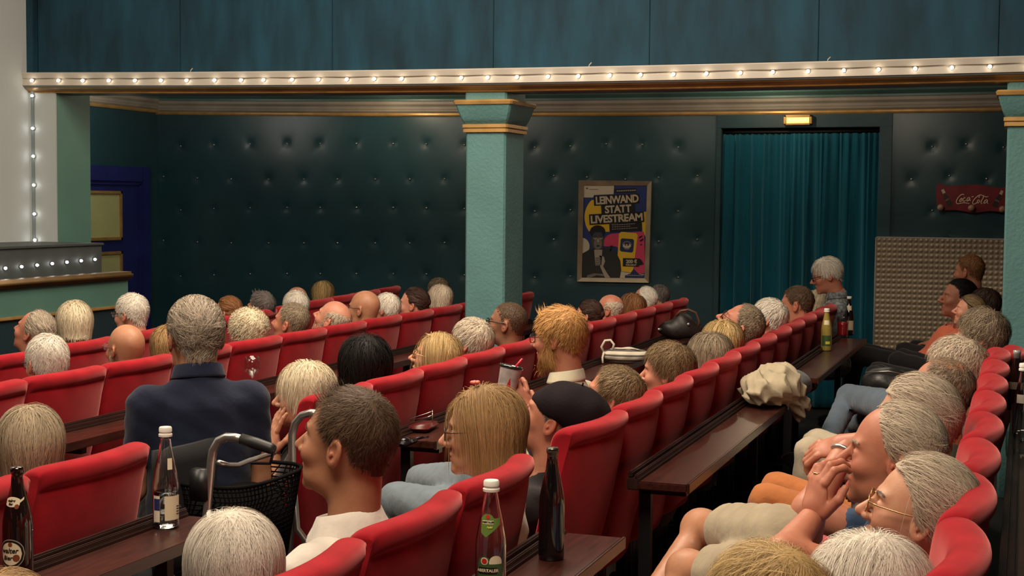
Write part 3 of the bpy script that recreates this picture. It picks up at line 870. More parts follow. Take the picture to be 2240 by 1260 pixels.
def strands(seed, n, fn, mask, length, steps, whorl, g_loc, grav=0.3, vol=0.010, lift=0.35, jit=0.25, cut=None, curl=0.0, curlf=3.0, thin=None, flow=None, hang=-0.02, wig=0.0, taper=0.0, nf=None):
    r = np.random.RandomState(seed)
    D = r.normal(size=(n * 4, 3)); D /= np.linalg.norm(D, axis=1)[:, None]
    D = D[mask_dir(D, mask)]
    if thin is not None:
        el = np.arcsin(D[:, 2]); D = D[(r.rand(len(D)) > thin * np.clip((np.degrees(el) - 25) / 30, 0, 1))]
    D = D[:n]
    n = len(D)
    P = CC + D * 0.22
    for _ in range(10):
        P = P - D * fn(P)[:, None] * 0.95
    wh = np.array(whorl, float) + r.normal(size=(n, 3)) * (.020, .020, .006)
    sw = np.cross((P - wh), (0, 0, 1.0)) * 3.0
    out = []
    hgt = vol * (0.35 + 0.65 * r.rand(n))
    jv = r.normal(size=(n, 3)) * jit
    L = length * (0.65 + 0.5 * r.rand(n))
    if taper:
        L = L * (1 - taper * np.clip((22 - np.degrees(np.arcsin(np.clip(D[:, 2], -1, 1)))) / 50, 0, 1))
    cutz = None if cut is None else cut + r.normal(size=n) * 0.006
    ph = r.rand(n) * 6.28
    clump = np.floor(np.degrees(np.arctan2(D[:, 1], D[:, 0])) / 9) * 1.7 + np.floor(np.degrees(np.arcsin(D[:, 2])) / 11) * 2.3
    cl = np.stack([np.sin(clump * 12.9), np.sin(clump * 7.3 + 1), np.sin(clump * 3.7 + 2)], 1) * wig
    alive = np.ones(n)
    for k in range(steps + 1):
        t = k / steps
        d, g = grad(fn, P)
        target = 0.001 + hgt * min(1.0, (t + 0.05) / max(lift, 1e-3)) ** 0.7
        pull = np.where((d > target) & (P[:, 2] < hang), 0.0, 1.0)
        P = P + g * ((target - d) * np.where(d < target, 1.0, 0.85 * pull))[:, None]
        q = P.copy()
        if curl:
            s1 = np.cross(g, np.array((0.3, 0.5, 0.8))); s1 /= np.linalg.norm(s1, axis=1)[:, None] + 1e-9
            a = ph + t * curlf * 6.28
            q = q + s1 * (curl * np.sin(a) * min(1, t * 3))[:, None] + g * (curl * np.cos(a) * min(1, t * 3) + curl * .5)[:, None]
        out.append(q)
        f = P - wh
        f = f / (np.linalg.norm(f, axis=1)[:, None] + 1e-6)
        if flow is not None:
            f = 0.35 * f + np.array(flow)
        f = f + jv + cl + sw * (1 - t)
        if nf is not None: f[:, 0] = np.minimum(f[:, 0], nf)
        f = f - g * (f * g).sum(1)[:, None]
        f /= np.linalg.norm(f, axis=1)[:, None] + 1e-6
        gm = min(1.0, grav * (0.4 + 1.4 * t))
        f = f * (1 - gm) + g_loc * gm
        f /= np.linalg.norm(f, axis=1)[:, None] + 1e-6
        step = L / steps
        if cutz is not None:
            alive = alive * (P[:, 2] > cutz)
            step = step * np.maximum(alive, 0.004)
        P = P + f * step[:, None]
    return np.stack(out, 1), r.rand(n), grad(fn, out[0])[1]
def ribbons(P, rnd, fn, width):
    """flat tapering strips along every strand, lying along the head"""
    n, m, _ = P.shape
    _, g = grad(fn, P.reshape(-1, 3)); g = g.reshape(n, m, 3)
    T = np.gradient(P, axis=1)
    Sd = np.cross(T, g); Sd /= np.linalg.norm(Sd, axis=2)[:, :, None] + 1e-9
    wv = width * 0.5 * np.interp(np.linspace(0, 1, m), (0, .15, .6, 1), (.7, 1, .85, .12))
    tw = np.sin(rnd * 91.7)[:, None, None]
    S2 = Sd + g * tw * .35
    A, B = P - S2 * wv[None, :, None], P + S2 * wv[None, :, None]
    V = np.stack([A, B], 2).reshape(-1, 3)
    Nn = g + Sd * tw * .55
    Nn /= np.linalg.norm(Nn, axis=2)[:, :, None] + 1e-9
    Nn = np.repeat(Nn.reshape(-1, 3), 2, axis=0)
    b = (np.arange(n) * m * 2)[:, None] + (np.arange(m - 1) * 2)[None, :]
    Fq = np.stack([b, b + 1, b + 3, b + 2], -1).reshape(-1, 4)
    val = np.repeat(rnd, m * 2)
    return V, Fq, val, Nn
def cap(fn, mask, off, nu=56, nv=30, val=0.15):
    az = np.linspace(-PI, PI, nu, endpoint=False); el = np.linspace(-PI / 2 * .99, PI / 2 * .999, nv)
    A, E = np.meshgrid(az, el, indexing='ij')
    D = np.stack([np.cos(E) * np.cos(A), np.cos(E) * np.sin(A), np.sin(E)], -1).reshape(-1, 3)
    P = CC + D * 0.22
    for _ in range(10):
        P = P - D * (fn(P) - off)[:, None] * 0.95
    mk = mask_dir(D, mask)
    Fq = []
    i, j = np.meshgrid(np.arange(nu), np.arange(nv - 1), indexing='ij')
    q = np.stack([i * nv + j, ((i + 1) % nu) * nv + j, ((i + 1) % nu) * nv + j + 1, i * nv + j + 1], -1).reshape(-1, 4)
    q = q[mk[q].all(1)]
    used = np.unique(q)
    re = -np.ones(len(P), int); re[used] = np.arange(len(used))
    _, g = grad(fn, P[used])
    return P[used], re[q], np.full(len(used), val), g
def cloth(name, c, rough=0.85, folds=0.35):
    return mat('cloth_' + name, c, rough, var=0.10, vscale=14, bump=folds, bscale=22, dist=0.012, sheen=0.12, spec=0.2)
CL = {'navy': cloth('navy', (0.010, 0.014, 0.034)), 'white': cloth('white', (0.66, 0.60, 0.52)), 'cream': cloth('cream', (0.60, 0.54, 0.40)), 'dark': cloth('dark', (0.012, 0.010, 0.011)),
      'grey': cloth('grey', (0.10, 0.10, 0.10)), 'greyprint': mat('cloth_greyprint', (0.16, 0.17, 0.18), 0.85, var=0.75, vscale=45), 'orange': cloth('orange', (0.72, 0.17, 0.09)), 'red': cloth('red', (0.28, 0.045, 0.03)),
      'blue': cloth('blue', (0.04, 0.075, 0.14)), 'lightblue': cloth('lightblue', (0.16, 0.24, 0.33)), 'jeans': cloth('jeans', (0.085, 0.115, 0.15)), 'paleblue': cloth('paleblue', (0.13, 0.165, 0.19)), 'khaki': cloth('khaki', (0.42, 0.36, 0.26)),
      'rust': cloth('rust', (0.42, 0.145, 0.045)), 'tan': cloth('tan', (0.34, 0.28, 0.19)), 'brown': cloth('brown', (0.09, 0.06, 0.045)), 'green': cloth('green', (0.05, 0.075, 0.05)), 'stripe': mat('cloth_stripe', (0.45, 0.36, 0.30), 0.8, var=0.6, vscale=25, stretch=(1, 1, 6))}
EYEW = mat('eye_white', (0.62, 0.56, 0.50), 0.2, spec=0.6)
EYED = mat('eye_iris', (0.035, 0.022, 0.015), 0.15, spec=0.6)
def rotm(yaw, pitch, roll):
    y, p, r = (math.radians(a) for a in (yaw, pitch, roll))
    F = np.array((-math.cos(y), math.sin(y), 0.0)); U = np.array((0, 0, 1.0)); Lf = np.cross(U, F)
    F2, U2 = F * math.cos(p) + U * math.sin(p), U * math.cos(p) - F * math.sin(p)
    L3, U3 = Lf * math.cos(r) - U2 * math.sin(r), U2 * math.cos(r) + Lf * math.sin(r)
    return np.stack([F2, L3, U3], 1)
# a relaxed hand: palm, four unequal bent fingers, a thumb from the side of the palm; x towards the fingers, z out of the back of the hand
def hand_sdf(P, curl=0.6, spread=0.1, thumb=0.5):
    d = d_ell(P, (0.045, 0, 0), (0.050, 0.040, 0.016))
    d = smin(d, d_cap(P, (-0.05, 0, 0), (0.02, 0, 0), 0.026, 0.028), 0.02)
    for k, (yy, ln) in enumerate(((-0.030, .078), (-0.010, .090), (0.011, .084), (0.030, .064))):
        a0 = (yy / 0.03) * spread
        p = np.array((0.085 - abs(yy) * .15, yy, 0.0)); ang = 0.15 + curl * 0.35
        for sg, (fr, r0, r1) in enumerate(((.45, .0098, .0090), (.32, .0090, .0082), (.23, .0082, .0068))):
            dirv = np.array((math.cos(ang) * math.cos(a0), math.cos(ang) * math.sin(a0), -math.sin(ang)))
            q_ = p + dirv * ln * fr
            d = smin(d, d_cap(P, p, q_, r0, r1), 0.004)
            p = q_; ang += curl * 0.75
    p0 = np.array((0.012, -0.030, -0.006)); p1 = p0 + np.array((0.038, -0.026, -0.012 - 0.02 * thumb)); p2 = p1 + np.array((0.028, -0.004 + 0.012 * thumb, -0.010 - .012 * thumb))
    d = smin(d, d_cap(P, p0, p1, 0.0135, 0.0115), 0.008)
    return smin(d, d_cap(P, p1, p2, 0.011, 0.0085), 0.004)
HANDC = {}
def hand_mesh(curl, spread, thumb, h=0.0036):
    key = (curl, spread, thumb, h)
    if key not in HANDC:
        HANDC[key] = surface_nets(lambda P: hand_sdf(P, curl, spread, thumb), (-.085, -.08, -.105), (.19, .07, .03), h)
    return HANDC[key]
def place_hand(wrist, toward, back, curl=0.6, spread=0.1, thumb=0.5, left=True, s=1.0, h=0.0036):
    X = np.asarray(toward, float); X /= np.linalg.norm(X)
    Z = np.asarray(back, float); Z = Z - X * (Z @ X); Z /= np.linalg.norm(Z)
    Y = np.cross(Z, X)
    V, Q = hand_mesh(curl, spread, thumb, h)
    V = V.copy(); Q = Q.copy()
    if not left:
        V[:, 1] *= -1; Q = Q[:, ::-1]
    return np.asarray(wrist) + (V @ np.stack([X, Y, Z], 0)) * s, Q

N_TRI = [0]
def person(label, row, u, v, d, hair='full', col='grey', skn='fair', yaw=0, pitch=0, roll=0, top='grey', legs='dark', X=None, style='crown', far=True, thin=None,
           beard=None, glasses=None, rec=14, byaw=None, hands='lap', sleeve='long', collar=None, jaw=1.0, nose=1.0, vol=None, length=None, res=None, legpose=None, brow=None, group=None,
           size=None, shoe=True, ex=None, knees=None, cap_off=True, bun=False, pelvis_up=0.0, arms=None, neck=-0.165):
    X = (RX[row] + 0.20) if X is None else X
    c = on_x(u, v, -X)
    zc_ = depth_of(c)
    s = (d * zc_ / F_PX / 0.215) if size is None else size
    seed = int(u * 7 + v * 13)
    R = rotm(yaw, pitch, roll)
    O = c - R @ (CC * s)
    loc = lambda P: ((P - O) @ R) / s
    wor = lambda Q: (np.asarray(Q) * s) @ R.T + O
    root_p = np.array((c[0], c[1], 0.0))
    h = res or (0.0062 if far else 0.0040)
    h = h * 1.0
    # --- head and neck surface, in the head frame
    V, Q = surface_nets(lambda P: smax(head_full(P, jaw, nose), -(P[:, 2] + 0.178), 0.004), (-.125, -.10, -.19), (.135, .10, .135), h)
    tint = head_tint(V)
    parts_v, parts_q, parts_t = [wor(V)], [Q], [tint]
    # --- torso frame
    by = math.radians(yaw * 0.6 if byaw is None else byaw)
    Fh = np.array((-math.cos(by), math.sin(by), 0.0)); Up = np.array((0, 0, 1.0)); Lf = np.cross(Up, Fh)
    ra = math.radians(rec)
    Ub = Up * math.cos(ra) - Fh * math.sin(ra)
    Fb = Fh * math.cos(ra) + Up * math.sin(ra)
    B = min(1.12, max(0.86, s))
    Nb = wor((-0.040, 0, neck))
    Sx = Nb - Ub * 0.015
    tb = lambda a, l, u_: Sx + Fb * a * B + Lf * l * B + Ub * u_ * B
    sh = {1: tb(-.005, .160, -.070), -1: tb(-.005, -.160, -.070)}
    ch, be, pe = tb(.012, 0, -.20), tb(.03, 0, -.38), tb(.02, 0, -.50)
    if pe[2] < 0.56: pe = pe + Fh * 0.0 + np.array((0, 0, 0.56 - pe[2])) * 0.8
    Rb = np.stack([Fb, Lf, Ub], 1)
    el, wr = {}, {}
    for sd in (1, -1):
        el[sd] = sh[sd] - Ub * .26 * B + Fh * .06 + Lf * sd * .04
        wr[sd] = el[sd] + Fh * .20 - Lf * sd * .10 + Up * (-.01)
    if arms:
        for sd, (e_, w_) in arms.items(): el[sd], wr[sd] = np.asarray(e_, float), np.asarray(w_, float)
    def torso(P, off=0.0):
        q_ = (P - ch.astype(np.float32)) @ Rb.astype(np.float32)
        dd = d_ell(q_, (0, 0, 0), (.115 * B, .165 * B, .21 * B))
        q_ = (P - be.astype(np.float32)) @ Rb.astype(np.float32)
        dd = smin(dd, d_ell(q_, (0, 0, 0), (.13 * B, .158 * B, .17 * B)), .06)
        dd = smin(dd, d_cap(P, sh[1] + Lf * -.02, sh[-1] + Lf * .02, .056 * B), .05)
        dd = smin(dd, d_cap(P, Nb + Ub * .00, tb(0, 0, -.08), .060 * B, .10 * B), .05)
        for sd in (1, -1):
            dd = smin(dd, d_cap(P, sh[sd], sh[sd] + (el[sd] - sh[sd]) * (1.0 if sleeve == 'long' else .55), .058 * B, .047 * B), .035)
            if sleeve == 'long':
                dd = smin(dd, d_cap(P, el[sd], wr[sd], .045 * B, .034 * B), .02)
        dd = smin(dd, d_ell(P, pe, (.16, .17, .10)), .06)
        dd = dd + 0.0035 * np.sin(P[:, 2] * 60 + P[:, 1] * 37) * np.sin(P[:, 0] * 41 + P[:, 2] * 23)
        return dd
    lo = np.minimum.reduce([pe - .2, sh[1] - .1, sh[-1] - .1, el[1] - .08, el[-1] - .08, wr[1] - .06, wr[-1] - .06])
    hi = np.maximum.reduce([pe + .2, sh[1] + .1, sh[-1] + .1, Nb + .1, ch + .17, el[1] + .08, el[-1] + .08, wr[1] + .06, wr[-1] + .06])
    nk0, nk1 = Nb - Ub * .06 + Fb * .02, Nb + Ub * .13 + Fb * .03
    tv, tq = surface_nets(lambda P: smax(torso(P), -(d_cap(P, nk0, nk1, .064 * B, .062 * B)), .010), lo, hi, 0.0155 if far else 0.0105)
    # chest under the collar, and bare forearms
    yv, yq = surface_nets(lambda P: smin(d_cap(P, Nb - Ub * .09, Nb + Ub * .02, .068 * B, .058 * B), d_cap(P, tb(0.01, -.07, -.07), tb(0.01, .07, -.07), .05 * B), .05), Nb - .18, Nb + .18, 0.012)
    parts_v.append(yv); parts_q.append(yq); parts_t.append(np.zeros(len(yv)))
    hv = []
    for sd in (1, -1):
        if sleeve != 'long':
            a0 = sh[sd] + (el[sd] - sh[sd]) * .40
            lo_, hi_ = np.minimum(np.minimum(a0, el[sd]), wr[sd]) - .07, np.maximum(np.maximum(a0, el[sd]), wr[sd]) + .07
            av, aq = surface_nets(lambda P: smin(d_cap(P, a0, el[sd], .044 * B, .040 * B), d_cap(P, el[sd], wr[sd], .041 * B, .027 * B), .02), lo_, hi_, 0.014 if far else 0.008)
            parts_v.append(av); parts_q.append(aq); parts_t.append(np.zeros(len(av)))
        if hands == 'lap':
            V2, Q2 = place_hand(wr[sd], (wr[sd] - el[sd]) + Fh * .08 - Lf * sd * .05, Up * 1.0 + Fh * .2, .55, .08, .4, left=(sd == 1), s=B, h=0.006)
            hv.append((V2, Q2))
        elif sd in hands:
            hd = hands[sd]
            V2, Q2 = place_hand(wr[sd], hd['to'], hd['back'], hd.get('curl', .6), hd.get('spread', .1), hd.get('thumb', .5), left=hd.get('left', sd == 1), s=hd.get('s', B), h=0.0036 if not far else .0048)
            hv.append((V2, Q2))
    n0, VV, QQ = 0, [], []
    for a, b in zip(parts_v, parts_q):
        VV.append(a); QQ.append(b + n0); n0 += len(a)
    body = fastmesh('person', np.concatenate(VV) - root_p, np.concatenate(QQ), SKIN[skn], attrs={'tint': np.concatenate(parts_t)}, loc=root_p)
    tag(body, label, 'person', group)
    for V2, Q2 in hv:
        fastmesh('hand', V2 - root_p, Q2, SKIN[skn], body, attrs={'tint': np.full(len(V2), .10)})
    fastmesh('shirt', tv - root_p, tq, CL[top], body)
    if collar:
        k0 = Nb + Ub * .015 + Fb * .012
        cm = MB()
        rows_ = []
        for t in np.linspace(-.92 * PI, .92 * PI, 26):
            rows_.append([k0 + (Lf * math.sin(t) * (r_ + .004) - Fb * math.cos(t) * r_) * B + Ub * (hh - .012 * (1 - math.cos(t))) for r_, hh in ((.058, -.03), (.060, .02), (.064, .034), (.069, .030), (.078, -.004), (.080, -.012))])
        co = cm.grid(rows_).build('collar', CL[collar], body, loc=-root_p)
        co.modifiers.new('s', 'SOLIDIFY').thickness = .003
    elif not far and sleeve == 'short':
        k0 = Nb + Ub * .020 + Fb * .016
        rows_ = [[k0 + (Lf * math.sin(t) * (r_ + .003) - Fb * math.cos(t) * r_) * B + Ub * (hh - .014 * (1 - math.cos(t))) for r_, hh in ((.064, -.030), (.0625, .010), (.0655, .018), (.070, .016), (.079, -.006), (.090, -.026), (.094, -.040))] for t in np.linspace(0, 2 * PI, 36, endpoint=False)]
        MB().grid(rows_, closed_u=True).build('neckband', CL[top], body, loc=-root_p)
    # --- legs
    if legs:
        hipL, kneeL, ankL = {}, {}, {}
        for sd in (1, -1):
            hipL[sd] = pe + Lf * sd * .085
            kneeL[sd] = hipL[sd] + Fh * (.36 if row != 'E' else .44) + Lf * sd * .03; kneeL[sd][2] = .56 + RZ.get(row, 0)
            ankL[sd] = np.array((kneeL[sd][0], kneeL[sd][1], RZ.get(row, 0) + .10)) + Fh * .06
            if legpose and sd in legpose: hipL[sd], kneeL[sd], ankL[sd] = [np.asarray(q_, float) for q_ in legpose[sd]]
        allp = np.array(list(hipL.values()) + list(kneeL.values()) + list(ankL.values()))
        def legf(P):
            dd = None
            for sd in (1, -1):
                e = smin(d_cap(P, hipL[sd], kneeL[sd], .082 * B, .062 * B), d_cap(P, kneeL[sd], ankL[sd], .058 * B, .046 * B), .02)
                dd = e if dd is None else smin(dd, e, .012)
            return dd + 0.003 * np.sin(P[:, 0] * 70 + P[:, 2] * 50) * np.sin(P[:, 1] * 55)
        lv, lq = surface_nets(legf, allp.min(0) - .11, allp.max(0) + .11, 0.019 if far else 0.0125)
        fastmesh('trousers', lv - root_p, lq, CL[legs], body)
        if shoe:
            for sd in (1, -1):
                m = MB().ell(ankL[sd] + Fh * .07 + np.array((0, 0, -.055)), (.13, .045, .045), 12, 8, R=np.stack([Fh, Lf, Up], 1))
                m.build('shoe', CL['dark'], body, loc=-root_p)
    # --- eyes
    if abs(yaw) < 70:
        for sd in (1, -1):
            m = MB().ell((0.0765, sd * .031, .002), (.0122, .0125, .0110), 10, 8).ell((0.0842, sd * .0315, .0015), (.0052, .0055, .0055), 8, 6, mi=1)
            m.v = [wor(a) for a in m.v]
            m.build('eye', [EYEW, EYED], body, loc=-root_p)
    # --- hair
    fn = lambda P: head_bare(P, jaw)
    g_loc = R.T @ np.array((0, 0, -1.0))
    n1 = 9000 if d >= 150 else (4800 if d >= 88 else 2000)
    wd = 0.215 / d * (0.80 if d >= 150 else 0.95)
    hm = HAIR[col]
    stl = dict(
        crown=dict(taper=0.72, length=.075, steps=6, whorl=(-.055, .01, .115), grav=.22, vol=.014, jit=.14, wig=.22),
        short=dict(taper=0.55, length=.026, steps=4, whorl=(-.060, .01, .115), grav=.08, vol=.008, jit=.30, lift=.8, wig=.1),
        back=dict(taper=0.62, length=.075, steps=6, whorl=(.11, .0, .06), grav=.16, vol=.012, jit=.10, wig=.24),
        side=dict(taper=0.80, length=.085, steps=6, whorl=(.03, .045, .125), grav=.28, vol=.016, jit=.18, wig=.15),
        bob=dict(length=.25, steps=12, nf=-.12, whorl=(-.01, .012, .135), grav=.60, vol=.022, jit=.07, cut=-.100, lift=.3, hang=-.03, wig=.05),
        page=dict(nf=.30, length=.15, steps=9, whorl=(-.03, .01, .13), grav=.50, vol=.022, jit=.09, cut=-.055, lift=.3, hang=-.06, wig=.24),
        long=dict(nf=-.1, length=.36, steps=13, whorl=(-.01, .01, .135), grav=.62, vol=.020, jit=.10, cut=-.26, lift=.3, hang=-.03, wig=.06),
        curly=dict(taper=0.30, length=.075, steps=10, whorl=(-.03, .0, .13), grav=.15, vol=.024, jit=.5, curl=.0075, curlf=2.5, lift=.6, wig=.5),
        fluffy=dict(taper=0.55, length=.080, steps=7, whorl=(-.05, .0, .12), grav=.18, vol=.024, jit=.20, lift=.6, wig=.40),
        updo=dict(length=.10, steps=7, whorl=(.11, .0, .03), grav=.02, vol=.010, jit=.08, flow=(-.6, 0, -.1)),
        quiff=dict(taper=0.70, length=.055, steps=5, whorl=(-.06, .01, .115), grav=.02, vol=.020, jit=.2, lift=1.0, wig=.2),
    )[style]
    if length: stl['length'] = length
    if vol: stl['vol'] = vol
    HV, HF, HS, HN, k = [], [], [], [], 0
    def push(a):
        nonlocal k
        HV.append(a[0]); HF.append(a[1] + k); HS.append(a[2]); HN.append(a[3]); k += len(a[0])
    if hair != 'none':
        P, rnd, _ = strands(seed, n1 if hair != 'fringe' else n1 // 2, fn, hair, stl['length'], stl['steps'], stl['whorl'], g_loc, **{a: b for a, b in stl.items() if a not in ('length', 'steps', 'whorl')}, thin=thin)
        push(ribbons(P, rnd, fn, wd))
        if cap_off and not thin:
            push(cap(fn, hair, stl['vol'] * .42))
        if style == 'quiff':
            Dq = dict(stl); P, rnd, _ = strands(seed + 5, n1 // 5, lambda P_: head_bare(P_) , 'full', .06, 5, (-.2, 0, .02), -g_loc, grav=.5, vol=.055, lift=1.0, jit=.15)
            sel = (P[:, 0, 0] > .035) & (P[:, 0, 2] > .085)
            push(ribbons(P[sel], rnd[sel], fn, wd))
    if bun:
        rr = np.random.RandomState(seed)
        c0 = np.array(bun if isinstance(bun, tuple) else (-.105, 0, .075))
        nn = 160; a = rr.rand(nn) * 6.28; b = np.arccos(rr.rand(nn) * 2 - 1)
        T_ = np.linspace(0, 1, 7)
        pts = np.stack([c0 + .030 * np.stack([np.sin(b + t * 1.6) * np.cos(a + t * 1.2), np.sin(b + t * 1.6) * np.sin(a + t * 1.2), np.cos(b + t * 1.6)], 1) for t in T_], 1)
        fb = lambda P_: np.sqrt(((P_ - c0) ** 2).sum(1)) - .03
        push(ribbons(pts, rr.rand(nn), fb, wd * 2.2))
        m = MB().ell(c0, (.027, .027, .027), 12, 8)
        push((m.v[0], np.array([(f_ + f_[-1:])[:4] for f_ in m.f]), np.full(len(m.v[0]), .2), (m.v[0] - c0) / .027))
    if beard:
        P, rnd, _ = strands(seed + 1, 500 if far else 1200, lambda P_: head_full(P_, jaw, nose), 'beard', beard[1], 5, (0.05, 0, .03), g_loc, grav=.5, vol=.006, jit=.25, hang=1.0)
        bv = ribbons(P, rnd, fn, wd)
        fastmesh('beard', wor(bv[0]) - root_p, bv[1], HAIR[beard[0]], body, attrs={'strand': bv[2]}, normals=bv[3] @ R.T)
        N_TRI[0] += len(bv[1]) * 2
    if hair != 'none' or bun:
        o = fastmesh('hair', wor(np.concatenate(HV)) - root_p, np.concatenate(HF), hm, body, attrs={'strand': np.concatenate(HS)}, normals=np.concatenate(HN) @ R.T)
        N_TRI[0] += len(o.data.polygons) * 2
    # eyebrows
    if brow and abs(yaw) < 60:
        rr = np.random.RandomState(seed + 9)
        pts = []
        for sd in (1, -1):
            for _ in range(80):
                t = rr.rand()
                p0 = np.array((.093 - .016 * t * t, sd * (.014 + .034 * t), .0225 + .008 * math.sin(t * 2.4) + rr.normal() * .0016))
                dr = np.array((-.1 - .2 * t, sd * 1.0, .25 - .5 * t)); dr /= np.linalg.norm(dr)
                pts.append([p0 + dr * .009 * k_ / 3 for k_ in range(4)])
        pts = np.array(pts)
        flat = pts.reshape(-1, 3); ff = lambda P_: head_full(P_, jaw, nose)
        dd, gg = grad(ff, flat); flat = flat + gg * (0.0007 - dd)[:, None]; pts = flat.reshape(pts.shape)
        bv = ribbons(pts, rr.rand(len(pts)), ff, .0011)
        fastmesh('eyebrows', wor(bv[0]) - root_p, bv[1], HAIR[brow], body, attrs={'strand': bv[2]}, normals=bv[3] @ R.T)
    if glasses:
        gm_ = MB(); gr = MB()
        rw_, rh_ = .024, .018
        for sd in (1, -1):
            cyy = sd * .033
            ring = []
            for t in np.linspace(0, 2 * PI, 22, endpoint=False):
                cx_, cz_ = math.copysign(abs(math.cos(t)) ** .75, math.cos(t)), math.copysign(abs(math.sin(t)) ** .75, math.sin(t))
                ring.append((.107 - 2.2 * (abs(cyy + cx_ * rw_) - .03) ** 2 * (1 if abs(cyy + cx_ * rw_) > .03 else 0) - .05 * max(0, abs(cyy + cx_ * rw_) - .035), cyy + cx_ * rw_, .001 + cz_ * rh_))
            gm_.tube(ring, .0017 if glasses != 'thick' else .0026, 6, closed=True)
            gr.add(ring, [tuple(range(len(ring)))])
            gm_.tube([(.103, sd * .057, .008), (.085, sd * .074, .009), (.03, sd * .0795, .010), (-.010, sd * .081, .014), (-.030, sd * .081, -.004)], .0019 if glasses != 'thick' else .003, 6)
        gm_.tube([(.106, -.009, .006), (.109, 0, .009), (.106, .009, .006)], .0018, 6)
        gm_.v = [wor(a) for a in gm_.v]; gr.v = [wor(a) for a in gr.v]
        go = gm_.build('glasses', {'thick': mat('black_frame', (.006, .005, .006), .3), 'dark': mat('dark_frame', (.03, .015, .012), .35), 'gold': mat('gold_frame', (.45, .26, .12), .3, metal=.8), 'red': mat('red_frame', (.2, .02, .03), .35)}[glasses], body, loc=-root_p)
        lm = MATS.get('lens') or mat('lens', (.9, .9, .9), .02, alpha=.12, spec=.5)
        gr.build('lens', lm, go, smooth=False)
    if ex: ex(dict(body=body, wor=wor, R=R, O=O, s=s, root=root_p, fn=fn, Nb=Nb, Ub=Ub, Fb=Fb, Lf=Lf, B=B, sh=sh, el=el, wr=wr, pe=pe, Fh=Fh))
    PEOPLE.append((label, row, c, s))
    return body
PEOPLE = []
# ================================================================== the audience
def beret(k):
    w_, body = k['wor'], k['body']
    V, Q = surface_nets(lambda P: smax(smin(d_ell(P, (-.048, .0, .062), (.122, .108, .076)), d_ell(P, (-.012, 0, .045), (.106, .085, .050)), .02) , -d_ell(P, (-.010, 0, .020), (.101, .079, .06)), .006) + .002 * np.sin(P[:, 0] * 60) * np.sin(P[:, 1] * 50 + P[:, 2] * 40), (-.19, -.14, -.05), (.13, .14, .17), .005)
    b = fastmesh('beret', w_(V) - k['root'], Q, mat('cloth_beret', (.010, .006, .008), .9, bump=.3, bscale=120, spec=.15), body)
    m = MB().tube([(-.045, 0, .135), (-.045, .002, .148)], .003, 6); m.v = [w_(a) for a in m.v]
    m.build('stalk', MATS['cloth_beret'], b, loc=-k['root'])
def hairclip(k):
    m = MB()
    for t in range(5):
        m.ell((.02 + .008 * math.cos(t * 1.256), .010 + .008 * math.sin(t * 1.256), .141), (.0075, .0075, .005), 8, 6)
    m.v = [k['wor'](a) for a in m.v]
    tag_o = m.build('hair_clip', mat('coral_plastic', (.75, .16, .12), .4), k['body'], loc=-k['root'])
def headglasses(k):
    m = MB()
    for sd in (1, -1):
        m.tube([(.085 + .016 * math.cos(t) * .4, sd * .030 + .026 * math.cos(t), .100 + .016 * math.sin(t)) for t in np.linspace(0, 2 * PI, 16, endpoint=False)], .003, 6, closed=True)
        m.tube([(.08, sd * .058, .098), (.02, sd * .088, .060), (-.04, sd * .086, .03)], .003, 6)
    m.v = [k['wor'](a) for a in m.v]
    m.build('glasses', MATS['black_frame'] if 'black_frame' in MATS else mat('black_frame', (.006, .005, .006), .3), k['body'], loc=-k['root'])
def ponytail(k):
    rr = np.random.RandomState(3)
    n = 220; T_ = np.linspace(0, 1, 8)
    a, r = rr.rand(n) * 6.28, np.sqrt(rr.rand(n)) * .022
    pts = np.stack([np.stack([-.105 - .045 * t + r * np.cos(a) * (1 + .6 * math.sin(t * 3)), r * np.sin(a) * (1 + .8 * math.sin(t * 3)), .05 - .17 * t ** 1.5 + .3 * r * np.sin(a * 2)], 1) for t in T_], 1)
    fb = lambda P: np.sqrt((P[:, 0] + .12) ** 2 + P[:, 1] ** 2) - .02
    bv = ribbons(pts, rr.rand(n), fb, .006)
    fastmesh('ponytail', k['wor'](bv[0]) - k['root'], bv[1], HAIR['redbrown'], k['body'], attrs={'strand': bv[2]})

def bareknees(k):
    q_ = lambda u, v, X_: on_x(u, v, -X_)
    pe = k['pe']
    A = [(q_(1715, 1178, .56), q_(1535, 1158, .86), q_(1415, 1330, .95)), (q_(1700, 1262, .56), q_(1505, 1250, .84), q_(1420, 1420, .90))]
    allp = np.array(A).reshape(-1, 3)
    f = lambda P: np.minimum(*[smin(d_cap(P, a, b, .066, .050), smin(d_cap(P, b, c, .047, .040), d_ell(P, b + np.array((-.004, 0, .006)), (.054, .052, .052)), .02), .03) for a, b, c in A])
    V, Q = surface_nets(f, allp.min(0) - .1, allp.max(0) + .1, .010)
    fastmesh('bare_legs', V - k['root'], Q, SKIN['tan'], k['body'], attrs={'tint': np.zeros(len(V))})
    S_ = [(A[0][0], A[0][0] + (A[0][1] - A[0][0]) * .60), (A[1][0], A[1][0] + (A[1][1] - A[1][0]) * .60)]
    allp = np.array(S_).reshape(-1, 3)
    f = lambda P: smin(*[d_cap(P, a, b, .088, .080) for a, b in S_], .02) + .004 * np.sin(P[:, 0] * 60 + P[:, 2] * 30) * np.sin(P[:, 1] * 45)
    V, Q = surface_nets(f, allp.min(0) - .12, allp.max(0) + .12, .012)
    fastmesh('shorts', V - k['root'], Q, CL['tan'], k['body'])
